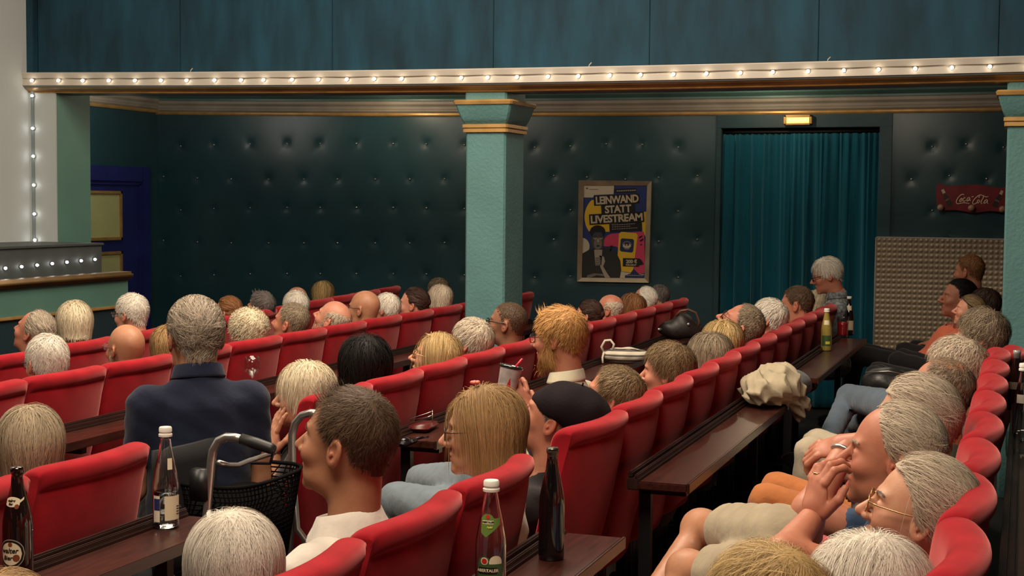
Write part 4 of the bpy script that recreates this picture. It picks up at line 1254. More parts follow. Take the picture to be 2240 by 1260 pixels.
def watch(k):
    a, b = k['wr'][-1], k['wr'][-1] - k['el'][-1]
    b = b / np.linalg.norm(b); c0 = a - b * .035
    u1 = np.cross(b, (0, 0, 1.0)); u1 /= np.linalg.norm(u1); u2 = np.cross(b, u1)
    MB().tube([c0 + .032 * (u1 * math.cos(t) + u2 * math.sin(t)) for t in np.linspace(0, 2 * PI, 24, endpoint=False)], .006, 8, closed=True).build('wristwatch', CHROME, k['body'], loc=-k['root'])
    # ring on the fist's ring finger
    f = k['wr'][1]; t_ = np.array((.10, .03, 1.0)); t_ /= np.linalg.norm(t_); bk = np.array((-.75, -.62, .1)); bk = bk - t_ * (bk @ t_); bk /= np.linalg.norm(bk); y_ = np.cross(bk, t_)
    c1 = f + (t_ * .096 + y_ * .011 + bk * -.004) * 1.05
    MB().tube([c1 + .0112 * (y_ * math.cos(a_) + bk * math.sin(a_)) for a_ in np.linspace(0, 2 * PI, 18, endpoint=False)], .0018, 6, closed=True).build('ring', mat('gold_ring', (.8, .5, .2), .25, metal=1.0), k['body'], loc=-k['root'])
def thinker(k):
    bareknees(k); watch(k)
def quiff(k):
    rr = np.random.RandomState(12)
    n = 420
    P = np.stack([.035 + .050 * rr.rand(n), (rr.rand(n) - .5) * .085, np.full(n, .16)], 1)
    for _ in range(12): P[:, 2] -= k['fn'](P) * .9
    d0 = np.stack([.35 + .25 * rr.normal(size=n), P[:, 1] * 4 + .15 * rr.normal(size=n), np.ones(n)], 1); d0 /= np.linalg.norm(d0, axis=1)[:, None]
    L = .026 + .018 * rr.rand(n)
    pts = np.stack([P + d0 * (L * t)[:, None] + np.array((-.018, 0, -.006)) * t * t for t in np.linspace(0, 1, 6)], 1)
    bv = ribbons(pts, rr.rand(n), k['fn'], .0011)
    fastmesh('front_tuft', k['wor'](bv[0]) - k['root'], bv[1], HAIR['brown'], k['body'], attrs={'strand': bv[2]}, normals=bv[3] @ k['R'].T)
# --- front rows by the stage
person('grey-haired man looking up in profile, leftmost head before the stage rail', 'A', 83, 717, 88, 'high', 'grey', 'red', pitch=22, style='back')
person('person with smooth cream-white hair seated before the green stage band', 'A', 163, 699, 88, 'full', 'cream', yaw=38, pitch=-4, style='page', glasses=None, top='dark')
person('person with short bright white hair and dark-rimmed glasses before the stage rail', 'A', 290, 676, 80, 'full', 'white', 'pink', yaw=8, style='fluffy', length=.05, vol=.012, glasses='thick', pitch=-2)
person('man with thin flyaway white hair and a large ear, near the wooden stage front', 'B', 104, 778, 112, 'high', 'white', 'pink', yaw=28, style='fluffy', length=.08, vol=.010, thin=.35, glasses='dark', pitch=-6, top='navy')
person('bald tanned man with glasses and a pale goatee, between two red seats', 'B', 278, 750, 98, 'none', 'grey', 'tan', yaw=22, glasses='red', beard=('white', .02), pitch=4)
person('blond head half hidden behind the man in the navy polo shirt', 'B', 368, 752, 88, 'full', 'darkblond', yaw=50, style='page')
person('woman with a red-brown ponytail in the row nearest the padded wall', 'A', 502, 675, 64, 'full', 'redbrown', 'pink', yaw=5, style='updo', ex=ponytail)
person('person with dark grey swept hair and a raised quiff', 'A', 575, 664, 60, 'full', 'darkgrey', 'tan', yaw=10, style='quiff', pitch=18)
person('bald pink-headed man behind the white-haired person by the padded wall', 'A', 650, 650, 54, 'none', 'grey', 'pink', yaw=15, X=5.25, rec=4)
person('person with short white hair in front of the bald pink-headed man', 'A', 648, 663, 62, 'full', 'white', 'fair', yaw=12, style='crown')
person('woman with long straight blond hair seen from behind by the padded wall', 'A', 706, 640, 58, 'full', 'blond', yaw=75, style='long', X=5.25)
person('person with curly cream-white hair in front of the small bottle', 'B', 545, 716, 86, 'full', 'cream', 'pink', yaw=25, style='curly')
person('man with short grey-brown hair gazing up in profile', 'B', 642, 697, 82, 'high', 'greybrown', 'red', yaw=4, pitch=12, style='short')
person('balding man with speckled scalp and white fringe, head tilted far back', 'B', 735, 692, 79, 'fringe', 'lightgrey', 'pink', yaw=2, pitch=28, style='short', beard=('white', .008))
person('bald man in dark-rimmed glasses sitting upright before the padded wall', 'B', 800, 666, 74, 'none', 'grey', 'tan', yaw=5, pitch=4, glasses='dark')
person('white-haired person right beside the bald man in dark-rimmed glasses', 'B', 848, 668, 62, 'full', 'white', 'pink', yaw=10, style='crown')
person('woman with dark brown hair pinned up near the pillar', 'B', 909, 657, 66, 'full', 'darkbrown', 'pink', yaw=-4, pitch=4, style='updo', bun=(-.095, 0, .03))
person('person with grey-blond hair last before the pillar, lower of two heads', 'B', 964, 647, 54, 'full', 'lightgrey', yaw=10, style='page')
person('person with grey hair behind the grey-blond head by the pillar', 'A', 960, 630, 50, 'full', 'greybrown', yaw=12, style='crown')

# --- middle row
pn = on_x(430, 715, -2.62)
person('grey-haired man in a navy polo shirt sitting tall, seen from behind', 'C', 428, 715, 136, 'full', 'grey', 'tan', yaw=40, byaw=46, X=2.62, style='back', top='navy', collar='navy', legs='dark', far=False, sleeve='short', rec=-2, size=1.10, neck=-.112)
person('woman with grey-blond bobbed hair seen from behind, near the beer bottle', 'C', 66, 962, 168, 'bob', 'greyblond', yaw=52, style='bob', far=False, top='dark', vol=.020)
def cheekhand(k): pass
cl = on_x(672, 850, -2.60)
hw = on_x(598, 985, -2.70)
person('white-haired woman resting her cheek on her raised hand', 'C', 672, 846, 122, 'bob', 'cream', 'fair', yaw=-18, style='page', X=2.60, far=False, top='dark', sleeve='short',
       arms={1: (hw + np.array((.02, -.03, -.20)), hw), -1: (cl + np.array((-.15, .2, -.45)), cl + np.array((-.30, .12, -.42)))},
       hands={1: dict(to=(0.10, .02, 1.0), back=(-.6, -.6, .1), curl=.15, spread=.28, thumb=.5)}, pitch=-2)
person('person with thick black hair between the white-haired woman and a red seat', 'C', 800, 788, 116, 'low', 'black', 'tan', yaw=45, style='page', vol=.034, top='dark', length=.2)
person('blond woman in thin gold glasses leaning her head back', 'C', 961, 772, 98, 'bob', 'blond', 'fair', yaw=-14, pitch=14, style='bob', glasses='gold', far=False, top='dark')
person('grey-haired person with head tipped back, beside the blond woman in gold glasses', 'C', 1036, 738, 92, 'full', 'lightgrey', 'pink', yaw=6, pitch=14, style='crown', vol=.018)
person('man with a dark buzz cut and black glasses in front of the pillar', 'C', 1116, 697, 86, 'full', 'brown', 'brown', yaw=0, pitch=8, style='short', length=.008, vol=.003, glasses='thick', top='dark', legs=None)
person('person with dark hair just behind the red-haired man', 'C', 1291, 682, 62, 'low', 'darkbrown', 'pink', yaw=8, style='updo', bun=(-.10, 0, .02), legs=None)
person('balding grey man in thin glasses below the poster', 'C', 1337, 670, 62, 'fringe', 'lightgrey', 'red', yaw=2, pitch=8, style='short', glasses='dark', legs=None)
person('person with chestnut brown hair below the poster', 'C', 1384, 668, 58, 'low', 'redbrown', yaw=15, style='page', legs=None)
person('person with receding white hair beneath the corner of the poster', 'C', 1413, 650, 54, 'high', 'white', 'red', yaw=4, style='back', glasses='red', pitch=6)
person('person with dark grey hair, last head under the poster', 'C', 1443, 643, 46, 'full', 'darkgrey', yaw=15, style='crown')
person('bearded man with wavy red-blond hair and a cream shirt', 'D', 1228, 722, 116, 'full', 'ginger', 'red', yaw=8, X=1.78, style='quiff', beard=('ginger', .075), glasses='dark', far=False, top='cream', collar='cream', vol=.024, length=.065, rec=2, pitch=-2)

# --- the row behind
person('elderly woman with short silver hair at the bottom, behind the rollator', 'D', 512, 1222, 236, 'full', 'white', 'pink', yaw=28, style='page', far=False, glasses='dark', top='dark', pitch=-12, vol=.018, X=1.46)
person('blond head at the lower edge under the beer bottle', 'D', 6, 1392, 300, 'full', 'darkblond', yaw=40, style='page', X=1.46)
person('young man with short dark hair in a white T-shirt, looking up', 'D', 774, 940, 216, 'high', 'brown', 'tan', yaw=3, byaw=14, style='quiff', length=.032, vol=.012, far=False, top='white', collar=None, sleeve='short', rec=-2, pitch=8, X=1.47, brow='brown', jaw=1.12, ex=quiff)
kn = lambda u, v, X_: on_x(u, v, -X_)
person('woman with a straight blond bob and a coral hair clip', 'D', 1066, 918, 168, 'bob', 'darkblond', 'fair', yaw=-16, style='bob', far=False, glasses='dark', top='white', legs='paleblue', ex=hairclip, pitch=-2, X=1.43,
       legpose={1: (kn(1020, 1130, 1.62), kn(868, 1095, 2.0), kn(850, 1300, 2.0)), -1: (kn(1050, 1060, 1.62), kn(925, 1055, 2.02), kn(905, 1250, 2.0))})
hc = on_x(1142, 888, -1.66)
person('man in a black beret lifting a drinking cup', 'D', 1228, 900, 148, 'fringe', 'darkgrey', 'red', yaw=0, style='short', ex=beret, far=False, top='dark', cap_off=False, pitch=20, X=1.43, rec=8,
       arms={1: (hc + np.array((.16, -.10, -.26)), hc + np.array((.012, .0, -.035))), -1: (hc + np.array((.10, .38, -.36)), hc + np.array((-.06, .22, -.34)))},
       hands={1: dict(to=(-.35, .12, 1.0), back=(.5, -.75, .25), curl=.75, spread=.12, thumb=.4)})
person('man with brown hair and a pink ear next to the black beret', 'D', 1352, 858, 130, 'high', 'lightbrown', 'red', yaw=0, style='crown', far=False, length=.055, pitch=18, vol=.013)
person('woman with brown wavy hair in front of the striped pouch', 'D', 1466, 798, 112, 'bob', 'lightbrown', 'pink', yaw=2, style='fluffy', far=False, vol=.020)
person('person with grey-brown bobbed hair, head level with the red seat top', 'D', 1554, 771, 98, 'low', 'greybrown', yaw=14, style='page')
person('person with short blond hair beside the bearded man', 'D', 1581, 740, 88, 'low', 'blond', yaw=12, style='page')
person('bearded grey man in glasses, face tipped up to the screen', 'D', 1632, 706, 94, 'high', 'greybrown', 'red', yaw=-3, pitch=36, style='short', beard=('lightgrey', .015), glasses='dark', far=False)
person('white-haired person beside the bearded man with tipped-up face', 'D', 1686, 688, 80, 'full', 'white', 'pink', yaw=4, pitch=16, style='crown')
person('man with short dark brown hair and a pale collar', 'D', 1747, 656, 74, 'full', 'brown', 'red', yaw=8, style='short', length=.03, collar='white', top='white')
person('blond-white head behind the man with the pale collar', 'D', 1789, 660, 56, 'full', 'cream', yaw=12, style='page')
person('white-haired man in glasses and a grey patterned shirt before the curtain', 'D', 1810, 592, 66, 'full', 'white', 'red', yaw=-12, pitch=-14, style='side', glasses='thick', top='greyprint', collar='greyprint', X=1.30, rec=4, vol=.018)

# --- raised rear row
XE = 0.27
p_ = lambda u, v, X_: on_x(u, v, -X_)
person('person with reddish-brown hair and red shirt in front of the metal panel', 'E', 2124, 585, 66, 'full', 'redbrown', 'red', yaw=30, X=0.36, top='red', style='short', rec=0)
person('dark-haired woman in an orange blouse smiling at the screen', 'E', 2102, 642, 74, 'full', 'black', 'red', yaw=-14, X=0.42, top='orange', legs='dark', style='updo', pitch=6, rec=28, bun=(-.095, 0, .05))
person('person with dark brown hair behind the woman in orange', 'E', 2156, 660, 68, 'full', 'darkbrown', yaw=8, X=0.24, style='crown')
person('person with glasses pushed up on light hair in the rear row', 'E', 2126, 672, 62, 'full', 'lightbrown', 'pink', X=0.30, pitch=10, style='back', ex=headglasses)
person('person with grey-brown fluffy hair below the second pillar', 'E', 2152, 722, 104, 'full', 'greybrown', X=0.172, yaw=8, style='fluffy', pitch=4, legs='jeans', legpose={1: (p_(1990, 900, .45), p_(1858, 868, .82), p_(1800, 985, .86)), -1: (p_(2000, 880, .45), p_(1870, 930, .84), p_(1850, 1040, .86))})
person('dark-haired head low between the fluffy grey heads of the rear row', 'E', 2140, 762, 72, 'full', 'darkgrey', X=0.25, pitch=14, style='short')
person('person with white wavy hair in the rear row', 'E', 2096, 792, 122, 'full', 'lightgrey', X=0.25, style='fluffy', pitch=6, legs='khaki', top='green')
person('man with balding grey head above the black handbag', 'E', 2066, 842, 140, 'high', 'greybrown', 'red', X=0.25, style='short', pitch=8, thin=.6, legs='rust', far=False, brow='darkgrey', top='green', length=.03)
person('woman with blond-grey feathered hair behind the thinking man', 'E', 2012, 900, 172, 'low', 'lightgrey', X=0.28, style='back', far=False, legs=None, top='brown', vol=.022, pitch=8, length=.11)
# the thinking man: fist held at the mouth
fist = p_(1800, 1082, 0.44)
elb = p_(1712, 1215, 0.50)
wr1 = p_(1780, 1128, 0.455)
person('thinking man with white hair, ring and tan shorts, fist pressed to his mouth', 'E', 1968, 968, 204, 'high', 'lightgrey', 'red', X=0.27, style='back', far=False, pitch=4, legs=None, top='blue', sleeve='short', collar='blue', ex=thinker, brow='grey', nose=1.15, vol=.012,
       arms={1: (elb, wr1), -1: (elb + np.array((.0, .42, .02)), p_(1858, 972, .42))},
       hands={1: dict(to=(.10, .03, 1.0), back=(-.75, -.62, .1), curl=1.0, spread=.08, thumb=.2, s=1.05), -1: dict(to=(-1, .1, -.25), back=(.1, -.5, 1.0), curl=1.1, spread=.05, thumb=.2)})
person('woman with silver swept hair and gold-rimmed glasses by the thinking man', 'E', 2030, 1098, 222, 'full', 'lightgrey', 'fair', X=0.187, style='back', far=False, glasses='gold', pitch=14, top='blue', legs='tan', brow='darkgrey', vol=.020, length=.11, collar='blue')
person('person with smooth white hair at the bottom of the rear row', 'E', 1905, 1284, 262, 'full', 'white', 'fair', X=0.25, style='page', far=False, top='lightblue', legs='tan', vol=.022)
person('person with tousled blond hair leaning forward at the lower edge', 'E', 1688, 1312, 268, 'full', 'blond', 'tan', X=0.40, style='fluffy', far=False, top='lightblue', legs=None, yaw=12, vol=.026, length=.10)
print('HAIR TRIS', N_TRI[0])
# ================================================================== things on the walls
YF = YW - 0.012
# ---- embossed metal panel leaning at the end wall
a0, a1 = on_y(1917, 519, YW - .04), on_y(2200, 518, YW - .04)
zt0, zt1 = a0[2], a1[2]
nb, mb_ = 24, 34
px, pz = (a1[0] - a0[0]) / nb, (zt0 - 0.03) / mb_
gx, gz = np.meshgrid(np.linspace(0, nb, nb * 6 + 1), np.linspace(0, mb_, mb_ * 6 + 1), indexing='ij')
bx_, bz_ = (gx % 1) - .5, (gz % 1) - .5
hgt = 0.0055 * np.exp(-((bx_ / .26) ** 4 + (bz_ / .26) ** 4))
P = np.stack([a0[0] + gx * px, YW - .04 - hgt, 0.03 + gz * pz], -1)
mp_ = empty('metal_panel', (a0[0], YW - .04, 0))
tag(mp_, 'tall embossed steel panel with rows of raised squares beside the curtain', 'panel')
o = MB().grid(P).build('embossed_sheet', PANELM, mp_, loc=-Vector((a0[0], YW - .04, 0)))
MB().box((0, -.006, 0.0), (a1[0] - a0[0], .035, .035), bev=.003).box((0, -.006, zt0 - .006), (a1[0] - a0[0], .03, zt0 + .006), bev=.003).box((-.008, -.004, 0), (0, .03, zt0)).build('panel_edge', CHROME, mp_, smooth=False)
# ---- exit sign
q0, q1 = on_y(1715, 252, YW - .06), on_y(1776, 273, YW - .06)
es = empty('exit_sign', ((q0[0] + q1[0]) / 2, YW - .02, (q0[2] + q1[2]) / 2))
tag(es, 'small lit yellow exit sign in a gold frame above the curtained doorway', 'sign')
hw_, hh_ = (q1[0] - q0[0]) / 2, (q0[2] - q1[2]) / 2
m = MB()
for aa, bb in (((-hw_, -hh_), (hw_, -hh_ + .014)), ((-hw_, hh_ - .018), (hw_, hh_)), ((-hw_, -hh_), (-hw_ + .022, hh_)), ((hw_ - .022, -hh_), (hw_, hh_))):
    m.box((aa[0], -.055, aa[1]), (bb[0], -.0, bb[1]), bev=.004)
m.box((-hw_ + .004, -.05, -hh_ + .004), (hw_ - .004, -.005, hh_ - .004)) if False else None
for sx_ in (-1, 1):
    for sz_ in (-1, 1): m.box((sx_ * hw_ - sx_ * .003, -.052, sz_ * hh_ - sz_ * .003), (sx_ * hw_ - sx_ * .02, -.002, sz_ * hh_ - sz_ * .015))
m.build('sign_frame', mat('gold_bright', (.62, .36, .12), .35, metal=.3), es, smooth=False)
MB().box((-hw_ + .02, -.045, -hh_ + .012), (hw_ - .02, -.02, hh_ - .016)).build('sign_pane', emis('sign_glow', (1.0, .66, .07), 1.0), es, smooth=False)
V, Fc = text_geo('AUSGANG', .036, .0012)
m = MB().add(np.stack([V[:, 0] * 1.0, np.full(len(V), -.0458), V[:, 1]], 1), Fc)
m.build('lettering', emis('sign_letters', (1.0, .80, .30), 1.15), es, smooth=False)
# ---- coat rack sign, red, with white script
def kz(x, y, dy=0.0): return on_y(2020 + x * .0982, 380 + y * .0982, YF) + np.array((0, -dy, 0))
rk = empty('coat_rack', tuple(kz(1090, 550)))
tag(rk, 'red wooden coat rack board with white script and round pegs', 'coat rack')
RK0 = -Vector(tuple(kz(1090, 550)))
out = [(290, 260), (340, 215), (400, 225), (470, 268), (700, 268), (950, 248), (1190, 242), (1400, 270), (1560, 300), (1740, 318), (1800, 300), (1870, 320), (1885, 380), (1870, 560), (1890, 800), (1850, 868), (1780, 872), (1640, 840), (1480, 828), (1300, 852), (1080, 870), (900, 835), (720, 808), (560, 812), (380, 822), (320, 790), (296, 640), (286, 460)]
A = [kz(x, y) for x, y in out]
m = MB(); n = len(A)
m.add(A + [p - np.array((0, .022, 0)) for p in A], [tuple(range(n)), tuple(range(2 * n - 1, n - 1, -1))] + [(i, n + i, n + (i + 1) % n, (i + 1) % n) for i in range(n)])
bo = m.build('board', mat('red_board', (.20, .012, .017), .45, var=.25, vscale=12), rk, smooth=False, loc=RK0)
def stroke(m, pts, r, k=0):
    P = np.array(pts, float)
    t = np.linspace(0, len(P) - 1, len(P) * 4)
    from_i = np.arange(len(P))
    # smooth through the points
    Q = np.stack([np.interp(t, from_i, P[:, i]) for i in (0, 1)], 1)
    for _ in range(2):
        Q[1:-1] = (Q[:-2] + 2 * Q[1:-1] + Q[2:]) / 4
    m.tube([kz(x, y, .0235) for x, y in Q], r, 6)
SCRIPT = mat('cream_script', (.78, .58, .44), .6)
L1 = [((912, 478), (885, 452), (830, 480), (765, 550), (735, 620), (745, 668), (790, 672), (850, 655), (930, 648), (1035, 668)),
      ((860, 555), (825, 570), (808, 610), (825, 632), (855, 600), (868, 562), (855, 545), (845, 575)),
      ((940, 545), (918, 530), (888, 570), (885, 615), (915, 622), (945, 590)),
      ((1040, 530), (1000, 535), (970, 585), (975, 615), (1010, 600), (1045, 535), (1035, 600), (1060, 605)), ((1075, 520), (1125, 512)),
      ((1235, 540), (1262, 500), (1245, 485), (1180, 525), (1115, 600), (1098, 650), (1115, 682), (1165, 672), (1215, 635)),
      ((1205, 500), (1270, 470), (1330, 488), (1390, 520), (1452, 512)),
      ((1250, 580), (1215, 595), (1200, 640), (1222, 662), (1250, 630), (1260, 595)),
      ((1330, 520), (1345, 505), (1335, 545), (1295, 610), (1285, 655), (1315, 668)),
      ((1430, 580), (1385, 590), (1350, 640), (1358, 668), (1395, 650), (1440, 580), (1422, 650), (1448, 668))]
m = MB()
for l in L1: stroke(m, l, .0044)
m.build('lettering', SCRIPT, rk, loc=RK0)
for sgn, cx_ in ((1, 520), (-1, 1665)):
    def bz3(a, b, cx_=cx_, sgn=sgn):     # little bottle drawn on the board, tilted
        t = math.radians(28) * sgn
        return cx_ + a * math.cos(t) + b * math.sin(t) * -1 * -1, 530 + 30 * (sgn < 0) + (-a * math.sin(t)) * -1 * sgn * sgn + b * math.cos(t)
    def bottle_poly(pts):
        t = math.radians(-26) * sgn
        return [(cx_ + a * math.cos(t) - b * math.sin(t), 545 + (25 if sgn < 0 else 0) + a * math.sin(t) + b * math.cos(t)) for a, b in pts]
    body_ = bottle_poly([(-22, -130), (22, -130), (30, -70), (62, -10), (50, 60), (64, 130), (58, 190), (-58, 190), (-64, 130), (-50, 60), (-62, -10), (-30, -70)])
    capp = bottle_poly([(-30, -215), (28, -215), (34, -120), (-34, -120)])
    lab = bottle_poly([(-52, 20), (52, 20), (48, 55), (-48, 55)])
    for poly, mt, dy, nm in ((body_, mat('print_brown', (.035, .018, .013), .5), .0226, 'bottle_print'), (capp, mat('print_cream', (.60, .48, .33), .6), .0229, 'cap_print'), (lab, mat('print_taupe', (.16, .11, .09), .6), .0229, 'label_print')):
        MB().add([kz(x, y, dy) for x, y in poly], [tuple(range(len(poly)))]).build(nm, mt, rk, smooth=False, loc=RK0)
peg = None
for x, y in ((390, 752), (1075, 762), (1765, 790)):
    pm = MB().ell((0, -.045, 0), (.026, .022, .026), 16, 10).tube([(0, -.03, 0), (0, -.02, 0)], .010)
    if peg is None: peg = pm.build('peg', mat('peg_wood', (.46, .25, .17), .45, var=.2, vscale=30), rk); o = peg
    else: o = link('peg', peg.data, rk)
    o.location = Vector(tuple(kz(x, y))) + RK0
# ---- framed poster
def pz_(x, y, dy=0.0): return on_y(1240 + x * .1985, 380 + y * .1984, YF - .02) + np.array((0, -dy, 0))
PO = pz_(520, 640)
pr = empty('framed_poster', tuple(PO))
tag(pr, 'colourful cinema campaign poster in a silver frame on the padded wall', 'poster')
PO0 = -Vector(tuple(PO))
oc = [(134, 72), (937, 82), (905, 1202), (117, 1187)]
ic = [(188, 130), (886, 130), (856, 1152), (167, 1146)]
m = MB()
for k in range(4):
    a, b, c, d_ = oc[k], oc[(k + 1) % 4], ic[(k + 1) % 4], ic[k]
    f8 = [pz_(*a, -.02), pz_(*b, -.02), pz_(*c, -.02), pz_(*d_, -.02), pz_(*a, .012), pz_(*b, .012), pz_(*c, .006), pz_(*d_, .006)]
    m.add(f8, [(4, 5, 6, 7), (0, 4, 7, 3), (1, 2, 6, 5), (0, 1, 5, 4), (3, 7, 6, 2)])
m.build('poster_frame', mat('silver_frame', (.40, .31, .21), .38, metal=.7, var=.15), pr, smooth=False, loc=PO0)
PC = {n_: mat('print_' + n_, srgb(*c), .5) for n_, c in dict(white=(205, 190, 165), blue=(33, 52, 112), yellow=(232, 184, 40), pink=(214, 62, 98), black=(14, 12, 14), cream=(228, 200, 168), grey1=(40, 36, 35), grey2=(75, 67, 63), grey3=(120, 108, 98), grey4=(170, 154, 138), dblue=(24, 44, 84)).items()}
layers = {}
def pp(col, pts, lay):
    layers.setdefault((lay, col), []).append(pts)
def arc(cx, cy, rx, ry, a0_, a1_, n_=20):
    return [(cx + rx * math.cos(math.radians(a)), cy + ry * math.sin(math.radians(a))) for a in np.linspace(a0_, a1_, n_)]
pp('blue', [(188, 130), (886, 130), (856, 1152), (167, 1146)], 0)
pp('white', [(188, 130), (520, 130), (515, 225), (300, 235), (290, 262), (186, 262)], 1)
pp('yellow', [(300, 290)] + arc(400, 480, 205, 240, 232, 140) + [(300, 640), (560, 640), (560, 300)], 1)
pp('yellow', [(820, 420), (876, 420), (870, 700), (815, 600)], 1)
pp('white', arc(160, 800, 90, 95, -80, 80) + [(170, 900), (172, 705)], 1)
pp('pink', arc(520, 760, 115, 100, 170, 270) + [(780, 640), (850, 640), (862, 1050), (850, 1100), (790, 1100), (740, 1050), (740, 840), (600, 840), (540, 800), (410, 800)], 2)
pp('dblue', [(430, 800), (560, 830), (560, 900), (430, 860)], 3)
pp('yellow', [(600, 640), (765, 655), (780, 680), (730, 1075), (715, 1092), (600, 1075), (585, 1050), (560, 900), (575, 660)], 3)
pp('white', [(585, 1075), (660, 1090), (850, 1110), (855, 1150), (570, 1148)], 2)
pp('dblue', [(735, 1050), (800, 1110), (852, 1118), (855, 1150), (640, 1148), (640, 1120), (700, 1100)], 4)
pp('dblue', [(610, 712), (725, 720), (742, 738), (732, 855), (716, 870), (600, 858), (584, 840), (594, 726)], 4)
pp('cream', arc(662, 795, 46, 26, 0, 360), 5); pp('dblue', arc(662, 782, 26, 14, 0, 360), 6); pp('cream', arc(660, 785, 9, 9, 0, 360), 7)
for a in range(-70, 71, 20):
    t = math.radians(a - 90); pp('cream', [(662 + r_ * math.cos(t + e_), 795 + r_ * .95 * math.sin(t + e_)) for r_, e_ in ((44, -.07), (54, -.07), (54, .07), (44, .07))], 5)
    t = math.radians(a + 90)
    if abs(a) < 45: pp('cream', [(662 + r_ * math.cos(t + e_), 790 + r_ * .95 * math.sin(t + e_)) for r_, e_ in ((38, -.09), (48, -.09), (48, .09), (38, .09))], 5)
for q_ in ([(790, 700), (828, 680), (836, 694), (800, 716)], [(800, 736), (840, 712), (848, 730), (812, 752)], [(808, 780), (826, 772), (832, 786), (812, 792)], [(475, 795), (500, 790), (530, 812), (505, 815), (480, 860)]): pp('black', q_, 5)
pp('black', [(618, 930), (800, 934), (822, 950), (850, 1000), (800, 1012), (790, 1028), (616, 1022)], 5)
# the printed figure: grey shapes
pp('grey1', [(172, 880), (250, 835), (320, 815), (400, 812), (480, 830), (550, 880), (590, 960), (600, 1060), (585, 1148), (168, 1146)], 5)
pp('grey2', arc(340, 745, 72, 98, 0, 360), 6)
pp('black', arc(340, 640, 86, 72, 150, 390) + [(405, 700), (385, 640), (300, 640), (275, 700)], 7)
pp('grey3', arc(342, 770, 44, 66, 0, 360), 7)
for ex_ in (312, 376):
    pp('grey4', arc(ex_, 712, 17, 11, 0, 360, 12), 8); pp('black', arc(ex_, 706, 7, 7, 0, 360, 10), 9)
    pp('grey1', [(ex_ - 22, 690), (ex_, 678), (ex_ + 22, 688), (ex_ + 20, 694), (ex_, 686), (ex_ - 20, 697)], 8)
pp('grey4', [(338, 720), (350, 720), (356, 752), (334, 752)], 8)
pp('grey1', arc(345, 796, 20, 10, 0, 360, 12), 8)
pp('grey4', [(302, 838), (392, 838), (380, 1010), (315, 1010)], 8)
for k in range(4): pp('grey3', [(312, 925 + 24 * k), (372, 918 + 24 * k), (378, 936 + 24 * k), (318, 944 + 24 * k)], 9)
pp('grey4', [(360, 900), (410, 915), (422, 970), (400, 1020), (440, 1090), (480, 1146), (420, 1146), (370, 1030)], 8)
pp('grey3', [(225, 1120), (300, 1098), (400, 1105), (412, 1130), (330, 1118), (260, 1146), (222, 1146)], 8)
# lettering boxes
def box_t(cx, cy, w2, h2, ang, lay, col='black'):
    c_, s_ = math.cos(ang), math.sin(ang)
    pp(col, [(cx + a * c_ - b * s_, cy + a * s_ + b * c_) for a, b in ((-w2, -h2), (w2, -h2), (w2, h2), (-w2, h2))], lay)
ANG = math.radians(-3.2)
box_t(548, 285, 250, 55, ANG, 10); box_t(565, 388, 185, 52, ANG, 11); box_t(550, 490, 302, 58, ANG, 12)
box_t(645, 186, 120, 22, math.radians(-2), 10); box_t(650, 590, 180, 44, ANG, 10)
for (w2, yy) in ((135, 565), (105, 588), (150, 612)):
    for k in range(int(w2 / 13)):
        box_t(500 + k * 26 + 8, yy - k * 1.5, 10, 3.2, ANG, 13, 'grey4')
for k in range(9): box_t(560 + k * 24, 190 - k * .9, 9, 6, ANG, 13, 'grey4')
for k in range(5): box_t(258 + k * 20, 172, 7, 3, 0, 13, 'grey3')
pp('black', [(210, 155), (236, 155), (223, 172)], 13)
for k in range(10): box_t(650 + k * 20, 1118 + k * .8, 7, 4, 0, 13, 'grey4')
V_, F_, M_, mm = [], [], [], []
mbp = MB(); order = []
for (lay, col) in sorted(layers):
    if PC[col] not in order: order.append(PC[col])
    for pts in layers[(lay, col)]:
        mbp.add([pz_(x, y, .0003 * lay) for x, y in pts], [tuple(range(len(pts)))], order.index(PC[col]))
mbp.build('poster_print', order, pr, smooth=False, loc=PO0)
tm = MB()
def ptext(txt, cx, cy, wid, hei, ang, lay):
    V, Fc = text_geo(txt, 1.0, .035, spacing=.92)
    w0, h0 = np.ptp(V[:, 0]), np.ptp(V[:, 1])
    X_, Y_ = (V[:, 0] - V[:, 0].mean() * 0 - (V[:, 0].max() + V[:, 0].min()) / 2) * wid / w0, (V[:, 1] - (V[:, 1].max() + V[:, 1].min()) / 2) * hei / h0
    c_, s_ = math.cos(ang), math.sin(ang)
    tm.add([pz_(cx + x * c_ + y * s_, cy + x * s_ - y * c_, .0003 * lay) for x, y in zip(X_, Y_)], Fc)
ptext('LEINWAND', 556, 284, 472, 88, ANG, 14); ptext('STATT', 566, 388, 292, 86, ANG, 14); ptext('LIVESTREAM', 550, 491, 572, 88, ANG, 14)
ptext('200 €', 714, 966, 122, 42, 0, 14); ptext('FÜR DICH*', 712, 1004, 120, 24, 0, 14)
tm.build('lettering', PC['cream'], pr, smooth=False, loc=PO0)

